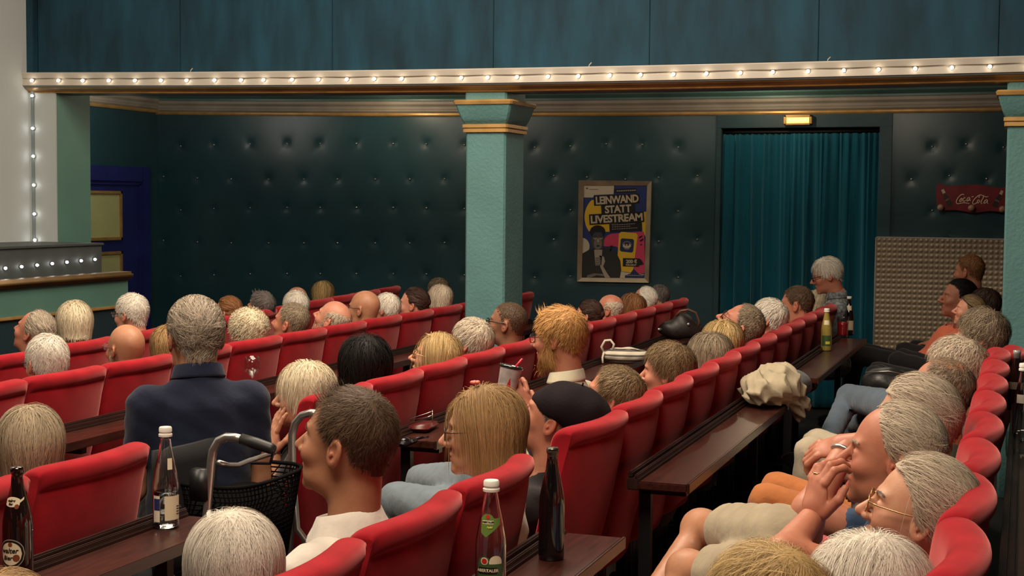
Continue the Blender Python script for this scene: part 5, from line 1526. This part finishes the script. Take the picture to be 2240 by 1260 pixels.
# ================================================================== bottles, glasses and bags on the shelves
GLASS = mat('clear_glass', (.97, .98, .97), .03, trans=1.0, ior=1.46)
BROWNG = mat('dark_brown_glass', (.010, .004, .003), .08, coat=.6, spec=.6)
DARKBG = mat('dark_black_glass', (.006, .004, .004), .10, coat=.5, spec=.6)
THIN = bpy.data.materials.new('thin_glass'); THIN.use_nodes = True
_n, _l = THIN.node_tree.nodes, THIN.node_tree.links
_n.remove(_n['Principled BSDF'])
_t, _g, _m, _f = _n.new('ShaderNodeBsdfTransparent'), _n.new('ShaderNodeBsdfGlossy'), _n.new('ShaderNodeMixShader'), _n.new('ShaderNodeLayerWeight')
_p = _n.new('ShaderNodeMath'); _p.operation = 'POWER'; _p.inputs[1].default_value = 3.0
_q = _n.new('ShaderNodeMath'); _q.operation = 'MULTIPLY_ADD'; _q.inputs[1].default_value = .55; _q.inputs[2].default_value = .045
_t.inputs[0].default_value = (.93, .94, .93, 1); _g.inputs['Roughness'].default_value = .04; _f.inputs[0].default_value = .5
_l.new(_f.outputs['Facing'], _p.inputs[0]); _l.new(_p.outputs[0], _q.inputs[0]); _l.new(_q.outputs[0], _m.inputs[0]); _l.new(_t.outputs[0], _m.inputs[1]); _l.new(_g.outputs[0], _m.inputs[2]); _l.new(_m.outputs[0], _n['Material Output'].inputs[0])
WATER = mat('still_water', (.95, .97, .96), .02, trans=1.0, ior=1.33)
def shell(prof, n=28, th=.0022):
    """outer and inner wall of a glass vessel from its outer profile"""
    inner = [(max(r - th, .001), z + (th * 1.5 if i == 0 else 0)) for i, (r, z) in enumerate(prof)]
    full = [(0.0005, prof[0][1])] + list(prof) + inner[::-1] + [(0.0005, inner[0][1])]
    return MB().lathe(full, n=n, caps=False), inner
def wrap(m, V, Fc, R, zc_, a0_, mi=0, sx=1.0, dr=.0006):
    """flat artwork wrapped on a cylinder of radius R (callable of z allowed), centred at angle a0_"""
    P = []
    for x, y in V[:, :2]:
        z = zc_ + y; r = (R(z) if callable(R) else R) + dr
        a = a0_ + x * sx / r
        P.append((r * math.cos(a), r * math.sin(a), z))
    m.add(P, Fc, mi)
def patch(w_, h_, n_=14, shape=None, k=6):
    """grid patch (w x h) with an optional outline function y0,y1 = shape(t)"""
    xs_ = np.linspace(-w_ / 2, w_ / 2, n_)
    V, Fc = [], []
    for x in xs_:
        t = x / w_ * 2
        y0, y1 = (-h_ / 2, h_ / 2) if shape is None else shape(t)
        V += [(x, y0 + (y1 - y0) * j / k) for j in range(k + 1)]
    for i in range(n_ - 1):
        for j in range(k):
            a = i * (k + 1) + j; Fc.append((a, a + k + 1, a + k + 2, a + 1))
    return np.array(V), Fc
def build_labels(m, mats, root):
    """one part per label: the neck label and the body label"""
    starts = np.cumsum([0] + [len(v) for v in m.v])
    for nm, test in (('label', lambda z: z <= .15), ('neck_label', lambda z: z > .15)):
        k = MB()
        for i, v in enumerate(m.v):
            if test(v[:, 2].mean()):
                fs = [(f, mi) for f, mi in zip(m.f, m.mi) if starts[i] <= f[0] < starts[i + 1]]
                for mi in {x for _, x in fs}:
                    k.add(v, [tuple(a - starts[i] for a in f) for f, x in fs if x == mi], mi)
        if k.n: k.build(nm, mats, root)
def facing(p): return math.atan2(-p[1], -p[0])
def radius_fn(prof):
    zz, rr = [z for r, z in prof], [r for r, z in prof]
    return lambda z: float(np.interp(z, zz, rr))
def bottle_root(name, p, label):
    r = empty(name, tuple(p)); tag(r, label, 'bottle'); return r
LAB = {n_: mat('label_' + n_, srgb(*c), .45) for n_, c in dict(white=(226, 214, 190), black=(20, 16, 16), cream=(216, 200, 168), green=(92, 120, 50), darkgreen=(58, 84, 44), red=(178, 40, 30), blue=(36, 48, 100), gold=(196, 160, 90), yellow=(205, 190, 70), grey=(150, 140, 125), brown=(120, 60, 36)).items()}
# 1 brown beer bottle
p = on_z(40, 1266, .78)
bp_ = [(.031, 0), (.0345, .004), (.035, .02), (.035, .125), (.0335, .145), (.0275, .175), (.0195, .205), (.0150, .225), (.0130, .245), (.0130, .250), (.0150, .252), (.0155, .262), (.0140, .268)]
r_ = bottle_root('beer_bottle', p, 'brown beer bottle with round cream label at the end of the shelf')
MB().lathe(bp_, n=32).build('glass_body', BROWNG, r_)
Rf = radius_fn(bp_); fa = facing(p) - .50
m = MB()
for rad, mi, dr in ((.034, 0, .0005), (.0320, 1, .0008), (.0270, 2, .0011)):
    V, Fc = patch(2 * rad, 1, 20, lambda t, rad=rad: (-rad * math.sqrt(max(0, 1 - t * t)), rad * math.sqrt(max(0, 1 - t * t))))
    wrap(m, V, Fc, Rf, .068, fa, mi, dr=dr)
for cx_, cz_, rr_, mi in ((.000, .022, .0055, 3), (.014, -.010, .0085, 3)):
    V, Fc = patch(2 * rr_, 1, 12, lambda t, rr_=rr_: (-rr_ * math.sqrt(max(0, 1 - t * t)), rr_ * math.sqrt(max(0, 1 - t * t)))); V[:, 0] += cx_
    wrap(m, V, Fc, Rf, .068 + cz_, fa, mi, dr=.0014)
V, Fc = patch(.036, 1, 14, lambda t: (-.011 + .004 * t * t, .012 - .006 * t * t)); wrap(m, V, Fc, Rf, .188, fa, 2)
V, Fc = patch(.012, 1, 6, lambda t: (-.003 + .004 * t, .003 + .004 * t)); V[:, 0] += .022; wrap(m, V, Fc, Rf, .192, fa, 2)
V, Fc = patch(.011, 1, 10, lambda t: (-.0055 * math.sqrt(max(0, 1 - t * t)), .0055 * math.sqrt(max(0, 1 - t * t)))); V[:, 0] += .012; wrap(m, V, Fc, Rf, .178, fa, 3, dr=.001)
build_labels(m, [LAB['grey'], LAB['black'], LAB['cream'], LAB['brown']], r_)
m = MB()
for txt, sz, zz, xx, sh in (('walter', .0165, .075, -.003, .2), ('Bier', .014, .058, -.007, .2), ('walter', .0075, .1915, -.002, .2), ('Bier', .0065, .184, -.003, .2)):
    V, Fc = text_geo(txt, sz, .0004, sh); V = V[:, :2] + (xx, 0); wrap(m, V, Fc, Rf, zz, fa, 0, dr=.0018)
m.build('lettering', LAB['black'], r_)
# 2 water bottle
wp = [(.030, 0), (.035, .004), (.036, .012), (.0355, .02), (.0355, .100), (.0362, .106), (.0362, .112), (.0355, .118), (.0345, .128), (.0285, .165), (.0215, .20), (.0165, .225), (.0140, .245), (.0135, .262)]
p = on_z(363, 1154, .78)
r_ = bottle_root('water_bottle', p, 'clear glass water bottle with white screw cap and blue and white label')
m, inn = shell(wp); m.build('glass_body', GLASS, r_)
lv = [(r * .985, z) for r, z in inn if z < .105]; lv = [(.0005, lv[0][1] + .0005)] + [(r - .0004, z + .0005) for r, z in lv] + [(.0005, .098)]
MB().lathe(lv, n=28, caps=False).build('water', WATER, r_)
capl = [(.0150, .252), (.0185, .253), (.0188, .259), (.0165, .261), (.0165, .265), (.0178, .266), (.0175, .276), (.0155, .279)]
MB().lathe(capl, n=28).build('screw_cap', WHITE, r_, smooth='auto')
fa = facing(p); m = MB()
V, Fc = patch(.050, .066); V[:, 0] += .022; wrap(m, V, Fc, radius_fn(wp), .060, fa, 0)
V, Fc = patch(.022, .072); V[:, 0] -= .028; wrap(m, V, Fc, radius_fn(wp), .058, fa, 2)
V, Fc = patch(.020, .032); V[:, 0] -= .027; wrap(m, V, Fc, radius_fn(wp), .070, fa, 1, dr=.001)
for k in range(4):
    V, Fc = patch(.012, .003); V[:, 0] += .038; wrap(m, V, Fc, radius_fn(wp), .042 + .007 * k, fa, 3, dr=.001)
V, Fc = patch(.014, .03); V[:, 0] += .012; wrap(m, V, Fc, radius_fn(wp), .180, fa, 0)
build_labels(m, [LAB['cream'], LAB['blue'], LAB['white'], LAB['black']], r_)
# 3 apple spritzer bottle
ap = [(.030, 0), (.034, .004), (.0345, .012), (.0345, .150), (.0335, .165), (.0270, .205), (.0200, .240), (.0155, .268), (.0135, .282), (.0132, .290)]
pb = on_x(1075, 1050, -(RX['D'] - .105)); p = np.array((pb[0], pb[1], .78)); k_ = (pb[2] - .78) / .306
r_ = bottle_root('juice_bottle', p, 'clear glass apple spritzer bottle with green labels and white cap'); r_.scale = (1, 1, k_)
m, inn = shell(ap); m.build('glass_body', GLASS, r_)
MB().lathe([(a, z + .027) for a, z in capl], n=28).build('screw_cap', WHITE, r_, smooth='auto')
Ra = radius_fn(ap); fa = facing(p) - .05
m = MB()
V, Fc = patch(.062, 1, 22, lambda t: (-.040 + .0 * t, .022 + .018 * math.sqrt(max(0, 1 - ((t + .42) / .55) ** 2)) if t < .13 else .022), 6); wrap(m, V, Fc, Ra, .090, fa, 0)
V, Fc = patch(.044, .016); wrap(m, V, Fc, Ra, .096, fa - .15, 1, dr=.001)
V, Fc = patch(.030, 1, 12, lambda t: (.0, .014 * math.sqrt(max(0, 1 - t * t)) + .006)); V[:, 0] += .013; wrap(m, V, Fc, Ra, .112, fa, 5, dr=.0010)
V, Fc = patch(.018, 1, 12, lambda t: (-.009 * math.sqrt(max(0, 1 - t * t)), .009 * math.sqrt(max(0, 1 - t * t)))); V[:, 0] -= .013; wrap(m, V, Fc, Ra, .119, fa, 5, dr=.0012)
V, Fc = patch(.013, 1, 12, lambda t: (-.0065 * math.sqrt(max(0, 1 - t * t)), .0065 * math.sqrt(max(0, 1 - t * t)))); V[:, 0] -= .013; wrap(m, V, Fc, Ra, .119, fa, 3, dr=.0016)
V, Fc = patch(.030, 1, 14, lambda t: (-.016 * math.sqrt(max(0, 1 - t * t)), .013 * math.sqrt(max(0, 1 - t * t)) + .003)); V[:, 0] += .014; wrap(m, V, Fc, Ra, .064, fa, 3, dr=.0014)
V, Fc = patch(.046, 1, 18, lambda t: (-.030 * (1 - abs(t + .45) / 1.5), .014 + .010 * math.sqrt(max(0, 1 - ((t + .3) / .6) ** 2)) if abs(t + .3) < .6 else .014)); wrap(m, V, Fc, Ra, .205, fa, 2)
V, Fc = patch(.026, .008); V[:, 0] -= .006; wrap(m, V, Fc, Ra, .210, fa, 5, dr=.001)
V, Fc = patch(.010, 1, 12, lambda t: (-.005 * math.sqrt(max(0, 1 - t * t)), .005 * math.sqrt(max(0, 1 - t * t)))); V[:, 0] -= .006; wrap(m, V, Fc, Ra, .2225, fa, 3, dr=.0012)
build_labels(m, [LAB['darkgreen'], LAB['black'], LAB['green'], LAB['red'], LAB['yellow'], LAB['cream']], r_)
for txt, sz, zz, xx, mt in (('ABERTALER', .0098, .0965, -.006, LAB['cream']), ('Apfel-', .016, .070, -.018, LAB['yellow']), ('ABERTALER', .0052, .2105, -.006, LAB['black']), ('Apfel', .006, .199, -.002, LAB['yellow'])):
    m = MB(); V, Fc = text_geo(txt, sz, .0003, .15 if 'A' == txt[0] and txt != 'ABERTALER' else 0); V = V[:, :2] + (xx, 0); wrap(m, V, Fc, Ra, zz, fa, 0, dr=.0018); m.build('lettering', mt, r_)
# 4 dark bottle
p = on_z(1206, 1222, .78)
dp = [(.030, 0), (.0325, .004), (.033, .02), (.033, .140), (.0315, .160), (.0235, .200), (.0165, .232), (.0140, .252), (.0132, .268), (.0150, .270), (.0152, .280), (.0135, .283)]
r_ = bottle_root('beer_bottle', p, 'tall dark unlabelled beer bottle on the shelf behind the blond bob')
MB().lathe(dp, n=32).build('glass_body', DARKBG, r_)
MB().lathe([(.0141, .250), (.0135, .262), (.0136, .268), (.0154, .271), (.0156, .276), (.0140, .284)], n=28).build('neck_foil', mat('tarnished_foil', (.10, .085, .065), .3, metal=.7), r_)
# 5-6 far shelf
p = on_z(1807, 767, .78)
r_ = bottle_root('juice_bottle', p, 'small green-labelled juice bottle with white cap on the far shelf by the curtain')
r_.scale = (.98, .98, .86)
m, inn = shell(ap); m.build('glass_body', mat('yellow_juice', (.30, .22, .05), .1, coat=.5), r_)
MB().lathe([(a, z + .027) for a, z in capl], n=20).build('screw_cap', WHITE, r_, smooth='auto')
m = MB(); fa = facing(p)
V, Fc = patch(.060, .075); wrap(m, V, Fc, Ra, .075, fa, 0)
V, Fc = patch(.034, .032); wrap(m, V, Fc, Ra, .205, fa, 1)
V, Fc = patch(.030, .02); V[:, 0] += .01; wrap(m, V, Fc, Ra, .06, fa, 2, dr=.001)
build_labels(m, [LAB['darkgreen'], LAB['cream'], LAB['yellow']], r_)
p = on_z(1856, 733, .78)
r_ = bottle_root('beer_bottle', p, 'dark bottle with white labels beside the red drink near the curtain')
MB().lathe(bp_, n=24).build('glass_body', BROWNG, r_)
MB().lathe([(.0150, .252), (.0168, .254), (.0160, .270)], n=18).build('cap', WHITE, r_)
m = MB(); fa = facing(p) + .35
V, Fc = patch(.050, .065); wrap(m, V, Fc, Rf, .07, fa, 0)
V, Fc = patch(.035, .032); wrap(m, V, Fc, Rf, .19, fa - .3, 0); build_labels(m, [LAB['cream']], r_)
def tumbler(p, R0, R1, Hh, name, label, liquid=None, th=.0025, fac=False):
    r_ = empty(name, tuple(p)); tag(r_, label, 'glass')
    pf = [(R0, 0), (R0 + .0005, .006)] + [(R0 + (R1 - R0) * t, Hh * t) for t in np.linspace(.1, 1, 10)]
    m, inn = shell(pf, 24, th)
    if fac:
        V = np.concatenate(m.v); a = np.arctan2(V[:, 1], V[:, 0]); rr_ = np.hypot(V[:, 0], V[:, 1])
        f_ = 1 + .035 * np.cos(a * 12) * np.clip(1 - np.abs(V[:, 2] / Hh - .3) / .35, 0, 1) * (rr_ > R0 * .6)
        m.v = [np.stack([V[:, 0] * f_, V[:, 1] * f_, V[:, 2]], 1)]
    m.build('glass_body', THIN, r_)
    if liquid:
        MB().lathe([(.0005, .008)] + [(r - .0005, z) for r, z in inn if .008 < z < Hh * liquid[1]] + [(.0005, Hh * liquid[1])], n=24, caps=False).build('drink', liquid[0], r_)
    return r_
tumbler(on_z(1843, 738, .78), .034, .042, .145, 'drinking_glass', 'tall glass half full of red drink on the far shelf', (mat('red_drink', (.35, .01, .015), .2), .75))
# 7-8 on the shelf before the navy man
p = on_z(517, 842, .78)
r_ = bottle_root('small_bottle', p, 'small pale green bottle top poking up beside the navy polo man'); r_.scale = (.62, .62, .66)
MB().lathe(bp_, n=24).build('glass_body', mat('green_glass', (.10, .13, .08), .15, coat=.5), r_)
MB().lathe([(.0150, .250), (.0172, .252), (.0165, .274)], n=18).build('cap', mat('tarnished_foil', (.1, .085, .065), .3), r_)
p = on_z(552, 856, .78)
wg = empty('wine_glass', tuple(p)); tag(wg, 'clear stemmed wine glass on the shelf right of the navy polo man', 'glass')
wpf = [(.0005, .0), (.032, .001), (.030, .004), (.006, .008), (.004, .02), (.004, .062), (.010, .072), (.028, .088), (.037, .110), (.038, .130), (.034, .165), (.0325, .165), (.0362, .130), (.0352, .111), (.026, .091), (.008, .077), (.0005, .075)]
MB().lathe(wpf, n=24, caps=False).build('glass_body', THIN, wg)
# 17 right edge
p = on_x(2222, 800, .075); p = np.array((.085, p[1] * 0 + 4.9, .85))
def on_e(u, v): return on_z(u, v, .85)
p = on_e(2221, 897)
r_ = bottle_root('cola_bottle', p, 'dark cola bottle with a tan band on the rear shelf')
MB().lathe([(.028, 0), (.031, .004), (.031, .06), (.028, .085), (.031, .12), (.027, .155), (.018, .19), (.0135, .215), (.0132, .232)], n=24).build('glass_body', BROWNG, r_)
MB().lathe([(.0136, .205), (.0138, .23), (.0155, .232), (.0150, .246)], n=20).build('neck', mat('clear_neck', (.3, .28, .26), .15, coat=.5), r_)
MB().lathe([(.0300, .088), (.0316, .118)], n=24, caps=False).build('label', mat('label_tan', (.14, .10, .075), .6), r_)
p = on_e(2236, 966)
r_ = bottle_root('water_bottle', p, 'clear water bottle cut by the picture edge on the rear shelf')
m, inn = shell(wp); m.build('glass_body', GLASS, r_)
MB().lathe(capl, n=24).build('screw_cap', WHITE, r_, smooth='auto')
m = MB(); V, Fc = patch(.05, .03); wrap(m, V, Fc, radius_fn(wp), .155, facing(p), 0); build_labels(m, [LAB['grey']], r_)
tumbler(on_e(2224, 1000), .034, .038, .088, 'drinking_glass', 'empty faceted tumbler on the rear shelf behind the red seats', fac=True)

# ---- striped pouch
def blob(fn, lo, hi, h, name, mt, parent=None, loc=None, **kw):
    V, Q = surface_nets(fn, lo, hi, h)
    o_ = fastmesh(name, V, Q, mt, parent, loc=loc)
    return o_
p = on_z(1368, 793, .785)
STR = bpy.data.materials.new('striped_canvas'); nt, b_ = nodes_of(STR); S(b_, rough=.8)
tc = nt.nodes.new('ShaderNodeTexCoord'); wv = nt.nodes.new('ShaderNodeTexWave'); wv.bands_direction = 'Z'; wv.inputs['Scale'].default_value = 11.0; wv.inputs['Distortion'].default_value = .6
rp = nt.nodes.new('ShaderNodeValToRGB'); rp.color_ramp.elements[0].position, rp.color_ramp.elements[1].position = .62, .78
rp.color_ramp.elements[0].color, rp.color_ramp.elements[1].color = (.62, .55, .43, 1), (.10, .085, .07, 1)
nt.links.new(tc.outputs['Object'], wv.inputs[0]); nt.links.new(wv.outputs['Fac'], rp.inputs[0]); nt.links.new(rp.outputs[0], b_.inputs[0])
po = empty('pouch', tuple(p), rz=.25); tag(po, 'small white striped pouch with a wrist loop lying on the shelf', 'bag')
blob(lambda P: d_ell(P, (0, 0, .042), (.135, .055, .045)) + .0025 * np.sin(P[:, 0] * 70) * np.sin(P[:, 2] * 60), (-.15, -.07, -.01), (.15, .07, .1), .006, 'pouch_body', STR, po)
MB().tube([(-.12, -.02, .05), (-.135, -.03, .09), (-.115, -.03, .125), (-.085, -.03, .128), (-.065, -.03, .105), (-.075, -.03, .07)], .007, 8).tube([(-.12, -.03, .06), (-.128, -.05, .03), (-.125, -.06, .0)], .006, 8).build('wrist_loop', mat('white_canvas', (.62, .56, .46), .8), po)
MB().tube([(-.12, -.015, .066), (-.05, -.035, .080), (.05, -.035, .080), (.125, -.01, .058)], .0025, 6).build('zip', mat('grey_zip', (.2, .19, .17), .4, metal=.5), po)
# ---- black handbag on the same shelf
p = on_z(1487, 740, .785)
hb = empty('handbag', tuple(p), rz=.3); tag(hb, 'dark brown leather handbag with curved handle on the shelf by the doorway', 'bag')
LEA = mat('dark_leather', (.016, .010, .009), .5, bump=.4, bscale=40)
blob(lambda P: smin(d_ell(P, (0, 0, .06), (.15, .06, .065)), d_ell(P, (.02, 0, .10), (.08, .05, .07)), .03) + .003 * np.sin(P[:, 0] * 50 + P[:, 2] * 30), (-.18, -.09, -.02), (.18, .09, .2), .008, 'bag_body', LEA, hb)
MB().tube([(-.03, -.02, .15), (.0, -.03, .185), (.05, -.03, .195), (.10, -.03, .175), (.125, -.02, .12), (.12, -.02, .08)], .008, 8).build('handle', mat('tan_leather', (.10, .045, .025), .4), hb)
MB().ell((.05, -.065, .10), (.010, .006, .010), 10, 6).ell((-.14, -.03, .06), (.02, .01, .012), 10, 6).build('buckle', CHROME, hb)
# ---- beige jacket and dark cloth over the shelf end
p = on_z(1685, 880, .79)
def jacket(P):
    d = d_ell(P, (0, .0, .07), (.13, .22, .085))
    d = smin(d, d_ell(P, (.02, .09, .11), (.09, .12, .06)), .03)
    d = smin(d, d_cap(P, (.06, -.02, .06), (.12, .10, -.06), .05, .028), .03)
    d = smin(d, d_cap(P, (.09, .1, .06), (.15, .16, -.03), .045, .026), .03)
    w1 = np.abs(np.sin(P[:, 0] * 20 + P[:, 1] * 24 + 1.6 * np.sin(P[:, 2] * 26 + P[:, 1] * 9)))
    w2 = np.abs(np.sin(P[:, 1] * 30 - P[:, 2] * 34 + 1.3 * np.sin(P[:, 0] * 30)))
    w3 = np.abs(np.sin(P[:, 0] * 52 + P[:, 2] * 40 - P[:, 1] * 22))
    d = d + .018 * (w1 - .5) + .012 * (w2 - .5) + .007 * (w3 - .5)
    return smax(d, -(P[:, 2] + .0) * np.where(P[:, 0] < .08, 1, -1) * .6 - np.where(P[:, 0] < .08, 0, 1), .004)
V, Q = surface_nets(jacket, (-.2, -.27, -.14), (.24, .30, .22), .0055)
o = fastmesh('jacket', V, Q, mat('beige_cotton', (.37, .31, .205), .85, var=.1, bump=.4, bscale=35, dist=.006), loc=p)
tag(o, 'crumpled beige jacket heaped on the shelf end', 'jacket')
p2 = on_z(1728, 862, .79)
V, Q = surface_nets(lambda P: d_ell(P, (0, 0, .05), (.10, .13, .07)) + .008 * np.sin(P[:, 0] * 40 + P[:, 2] * 50) * np.sin(P[:, 1] * 35), (-.15, -.18, -.04), (.15, .18, .15), .009)
tag(fastmesh('dark_cloth', V, Q, CL['grey'], loc=p2), 'dark grey cloth lying beneath the beige jacket', 'cloth')
# ---- spectacles, case and sunglasses on the long shelf
p = on_z(925, 938, .785)
m = MB().box((-.045, -.085, 0), (.045, .085, .022), bev=.009); o = m.build('spectacle_case', mat('wine_leather', (.10, .012, .010), .4)); o.location = p; o.rotation_euler = (0, 0, .1)
tag(o, 'wine-red spectacle case on the long shelf next to the blond bob', 'case')
p = on_z(946, 920, .808)
m = MB()
for k in (-1, 1):
    m.tube([(.0, k * .03 + .022 * math.cos(t), .02 + .018 * math.sin(t)) for t in np.linspace(0, 2 * PI, 18, endpoint=False)], .0016, 6, closed=True)
    m.tube([(0, k * .055, .03), (-.02, k * .055, .022), (-.09, k * .02, .004)], .0016, 6)
o = m.build('spectacles', CHROME); o.location = p; o.rotation_euler = (0, 0, .4); tag(o, 'folded wire spectacles lying on the wine-red case', 'glasses')
p = on_z(893, 972, .785)
m = MB().box((-.025, -.06, 0), (.02, .05, .018), bev=.006).tube([(.0, .05, .01), (.015, .10, .012), (.02, .14, .008)], .005, 6).ell((-.005, -.02, .018), (.02, .028, .012), 10, 6)
o = m.build('sunglasses', mat('black_gloss', (.006, .005, .006), .25)); o.location = p; tag(o, 'black sunglasses lying on the shelf edge beside the young man', 'glasses')
# ---- handbag on a lap in the rear row
p = on_x(1938, 838, -.68)
o = fastmesh('shoulder_bag', *surface_nets(lambda P: d_ell(P, (0, 0, 0), (.13, .10, .085)) + .003 * np.sin(P[:, 0] * 50) * np.sin(P[:, 2] * 45), (-.16, -.13, -.11), (.16, .13, .11), .007), mat('black_leather', (.010, .009, .009), .42, bump=.3, bscale=50), loc=p)
tag(o, 'glossy black shoulder bag held in a lap in the rear row', 'bag')
m = MB().tube([(-.10, -.06, .06), (.02, -.09, .075), (.12, -.06, .055)], .003, 6); m.build('zip', CHROME, o)
MB().tube([(.06, -.09, .05), (.075, -.10, .0), (.07, -.10, -.04)], .004, 6).build('zip_pull', CHROME, o)
# ---- drinking cup with straw, held by the man in the beret
p = on_x(1104, 868, -1.72)
c = empty('drinking_cup', tuple(p)); tag(c, 'paper drinking cup with dark lid and red straw, held up by the beret man', 'cup')
c.rotation_euler = (-.12, .18, 0)
CUPM = mat('cup_paper', (.55, .46, .43), .5, var=.35, vscale=22)
MB().lathe([(.030, 0), (.031, .004), (.039, .105), (.0405, .107)], n=28).build('cup_body', CUPM, c)
MB().lathe([(.0418, .104), (.043, .110), (.0415, .114), (.036, .113), (.034, .106), (.002, .105)], n=28).build('lid', mat('dark_green_plastic', (.012, .022, .018), .2, coat=.5), c)
MB().tube([(.012, 0, .03), (.018, .0, .118), (.034, .0, .145)], .0042, 8).build('straw', mat('red_straw', (.60, .02, .05), .35), c)
m = MB(); fa = facing(p)
V, Fc = patch(.022, 1, 10, lambda t: (-.035, .03 - .05 * abs(t))); wrap(m, V, Fc, lambda z: .0310 + (.039 - .031) * z / .105, .045, fa + .1, 0); m.build('cup_print', mat('red_print', (.50, .015, .02), .5), c)

# ---- walking frame with its handles, basket and wheels
yn = on_x(463, 1000, -2.36)[1]
yf2 = on_x(640, 950, -2.36)[1]
xr0 = -2.36
ro = empty('rollator', (xr0, (yn + yf2) / 2, 0)); tag(ro, 'grey metal rollator with black grips and net basket behind the navy polo man', 'walking frame')
off = -Vector((xr0, (yn + yf2) / 2, 0))
for (Y_, pts_, grip) in ((yn, [(452, 1130), (456, 1080), (462, 1010), (466, 985), (478, 964), (496, 956), (515, 957), (532, 961)], [(528, 960), (560, 970), (592, 981), (600, 984)]),
                  (yf2, [(640, 1060), (639, 1000), (639, 950), (646, 926), (660, 909), (680, 903), (700, 905)], [(698, 905), (722, 912), (744, 920)])):
    P = [on_y(u, v, Y_) for u, v in pts_]
    P = [np.array((P[0][0] - .03, Y_, .12))] + P
    MB().tube(P, .0135, 12).build('frame_tube', CHROME, ro, loc=off)
    MB().tube([on_y(u, v, Y_) for u, v in grip], [.017, .0185, .0175, .014], 12).build('grip', mat('black_rubber', (.012, .011, .011), .5), ro, loc=off)
    g0 = on_y(grip[-1][0], grip[-1][1], Y_)
    MB().tube([g0 + (.0, 0, .0), g0 + (-.02, .01, -.045), g0 + (-.09, .02, -.05)], .005, 8).build('brake_lever', BLACKM, ro, loc=off)
    MB().tube([np.array((P[0][0] + .42, Y_, .12)), P[2] + np.array((.02, 0, -.25)), P[2] + np.array((0, 0, -.05))], .012, 10).build('leg_tube', CHROME, ro, loc=off)
    for dx in (0, .42):
        wl = [(P[0][0] + dx, Y_, .10)]
        MB().tube([(P[0][0] + dx + .085 * math.cos(t), Y_, .10 + .085 * math.sin(t)) for t in np.linspace(0, 2 * PI, 24, endpoint=False)], .015, 8, closed=True).tube([(P[0][0] + dx, Y_ - .02, .10), (P[0][0] + dx, Y_ + .02, .10)], .02).build('wheel', MATS['black_rubber'], ro, loc=off)
b0, b1 = on_y(462, 1015, yn), on_y(640, 1010, yf2)
mid = on_x(520, 1018, xr0)
MB().tube([on_x(478, 1012, xr0), on_x(500, 1018, xr0), mid, on_x(545, 1008, xr0), on_x(600, 990, xr0)], .009, 8).build('cross_bar', CHROME, ro, loc=off)
MB().box((-.05, -.02, -.08), (.015, .02, .02), bev=.005).build('clamp', BLACKM, ro, loc=Vector(tuple(on_y(450, 1040, yn))) + off)
# net basket: wire grid over a curved tub
bk = MB()
bx0, bx1, by0, by1, bz0, bz1 = xr0 - .20, xr0 + .10, yn + .03, yf2 - .03, .48, .78
def bask(t, h):
    a = t * 2 * PI
    cx_, cy_ = (bx0 + bx1) / 2, (by0 + by1) / 2
    rx, ry = (bx1 - bx0) / 2 * (.75 + .25 * h), (by1 - by0) / 2 * (.75 + .25 * h)
    return (cx_ + rx * math.copysign(abs(math.cos(a)) ** .6, math.cos(a)), cy_ + ry * math.copysign(abs(math.sin(a)) ** .6, math.sin(a)), bz0 + (bz1 - bz0) * h)
for i in range(64):
    bk.tube([bask(i / 64 + .02 * math.sin(h * 9), h) for h in np.linspace(0, 1, 7)], .0028, 4)
for h in np.linspace(0, 1, 20):
    bk.tube([bask(t, h) for t in np.linspace(0, 1, 40, endpoint=False)], .0028 if h < .99 else .007, 4, closed=True)
bo_ = bk.build('net_basket', mat('black_net', (.006, .0055, .0055), .9, spec=.05), ro, loc=off); bo_['kind'] = 'stuff'
blob(lambda P: d_ell(P, (0, 0, 0), (.130, (by1 - by0) * .46, .15)), (-.14, -.3, -.17), (.14, .3, .17), .014, 'basket_lining', MATS['black_net'], ro, Vector(((bx0 + bx1) / 2, (by0 + by1) / 2, .60)) + off)
# black chair that carries the navy polo man
yc_ = on_x(440, 900, -2.5)[1]
wc = empty('wheelchair', (-2.66, yc_, 0)); tag(wc, 'black wheelchair under the man in the navy polo shirt', 'wheelchair')
rows_ = [[(.14 - .06 * (1 - (t * 2) ** 2) * -1 * .6, t * .46, z_) for z_ in np.linspace(.50, .90, 8)] for t in np.linspace(-.5, .5, 12)]
o = MB().grid(rows_).build('backrest', BLACKC, wc); o.modifiers.new('s', 'SOLIDIFY').thickness = .02
MB().box((-.34, -.22, .47), (.14, .22, .52), bev=.02).build('seat', BLACKC, wc)
for sd in (-1, 1):
    MB().tube([(.05 + .29 * math.cos(t), sd * .29, .30 + .29 * math.sin(t)) for t in np.linspace(0, 2 * PI, 36, endpoint=False)], .014, 8, closed=True).build('wheel', MATS['black_rubber'], wc)
    MB().tube([(-.34, sd * .21, .47), (-.42, sd * .2, .12), (-.5, sd * .18, .08)], .012, 8).build('footrest', BLACKM, wc)
    MB().box((-.25, sd * .25 - .02, .66), (.10, sd * .25 + .02, .69), bev=.008).build('armrest', BLACKC, wc)
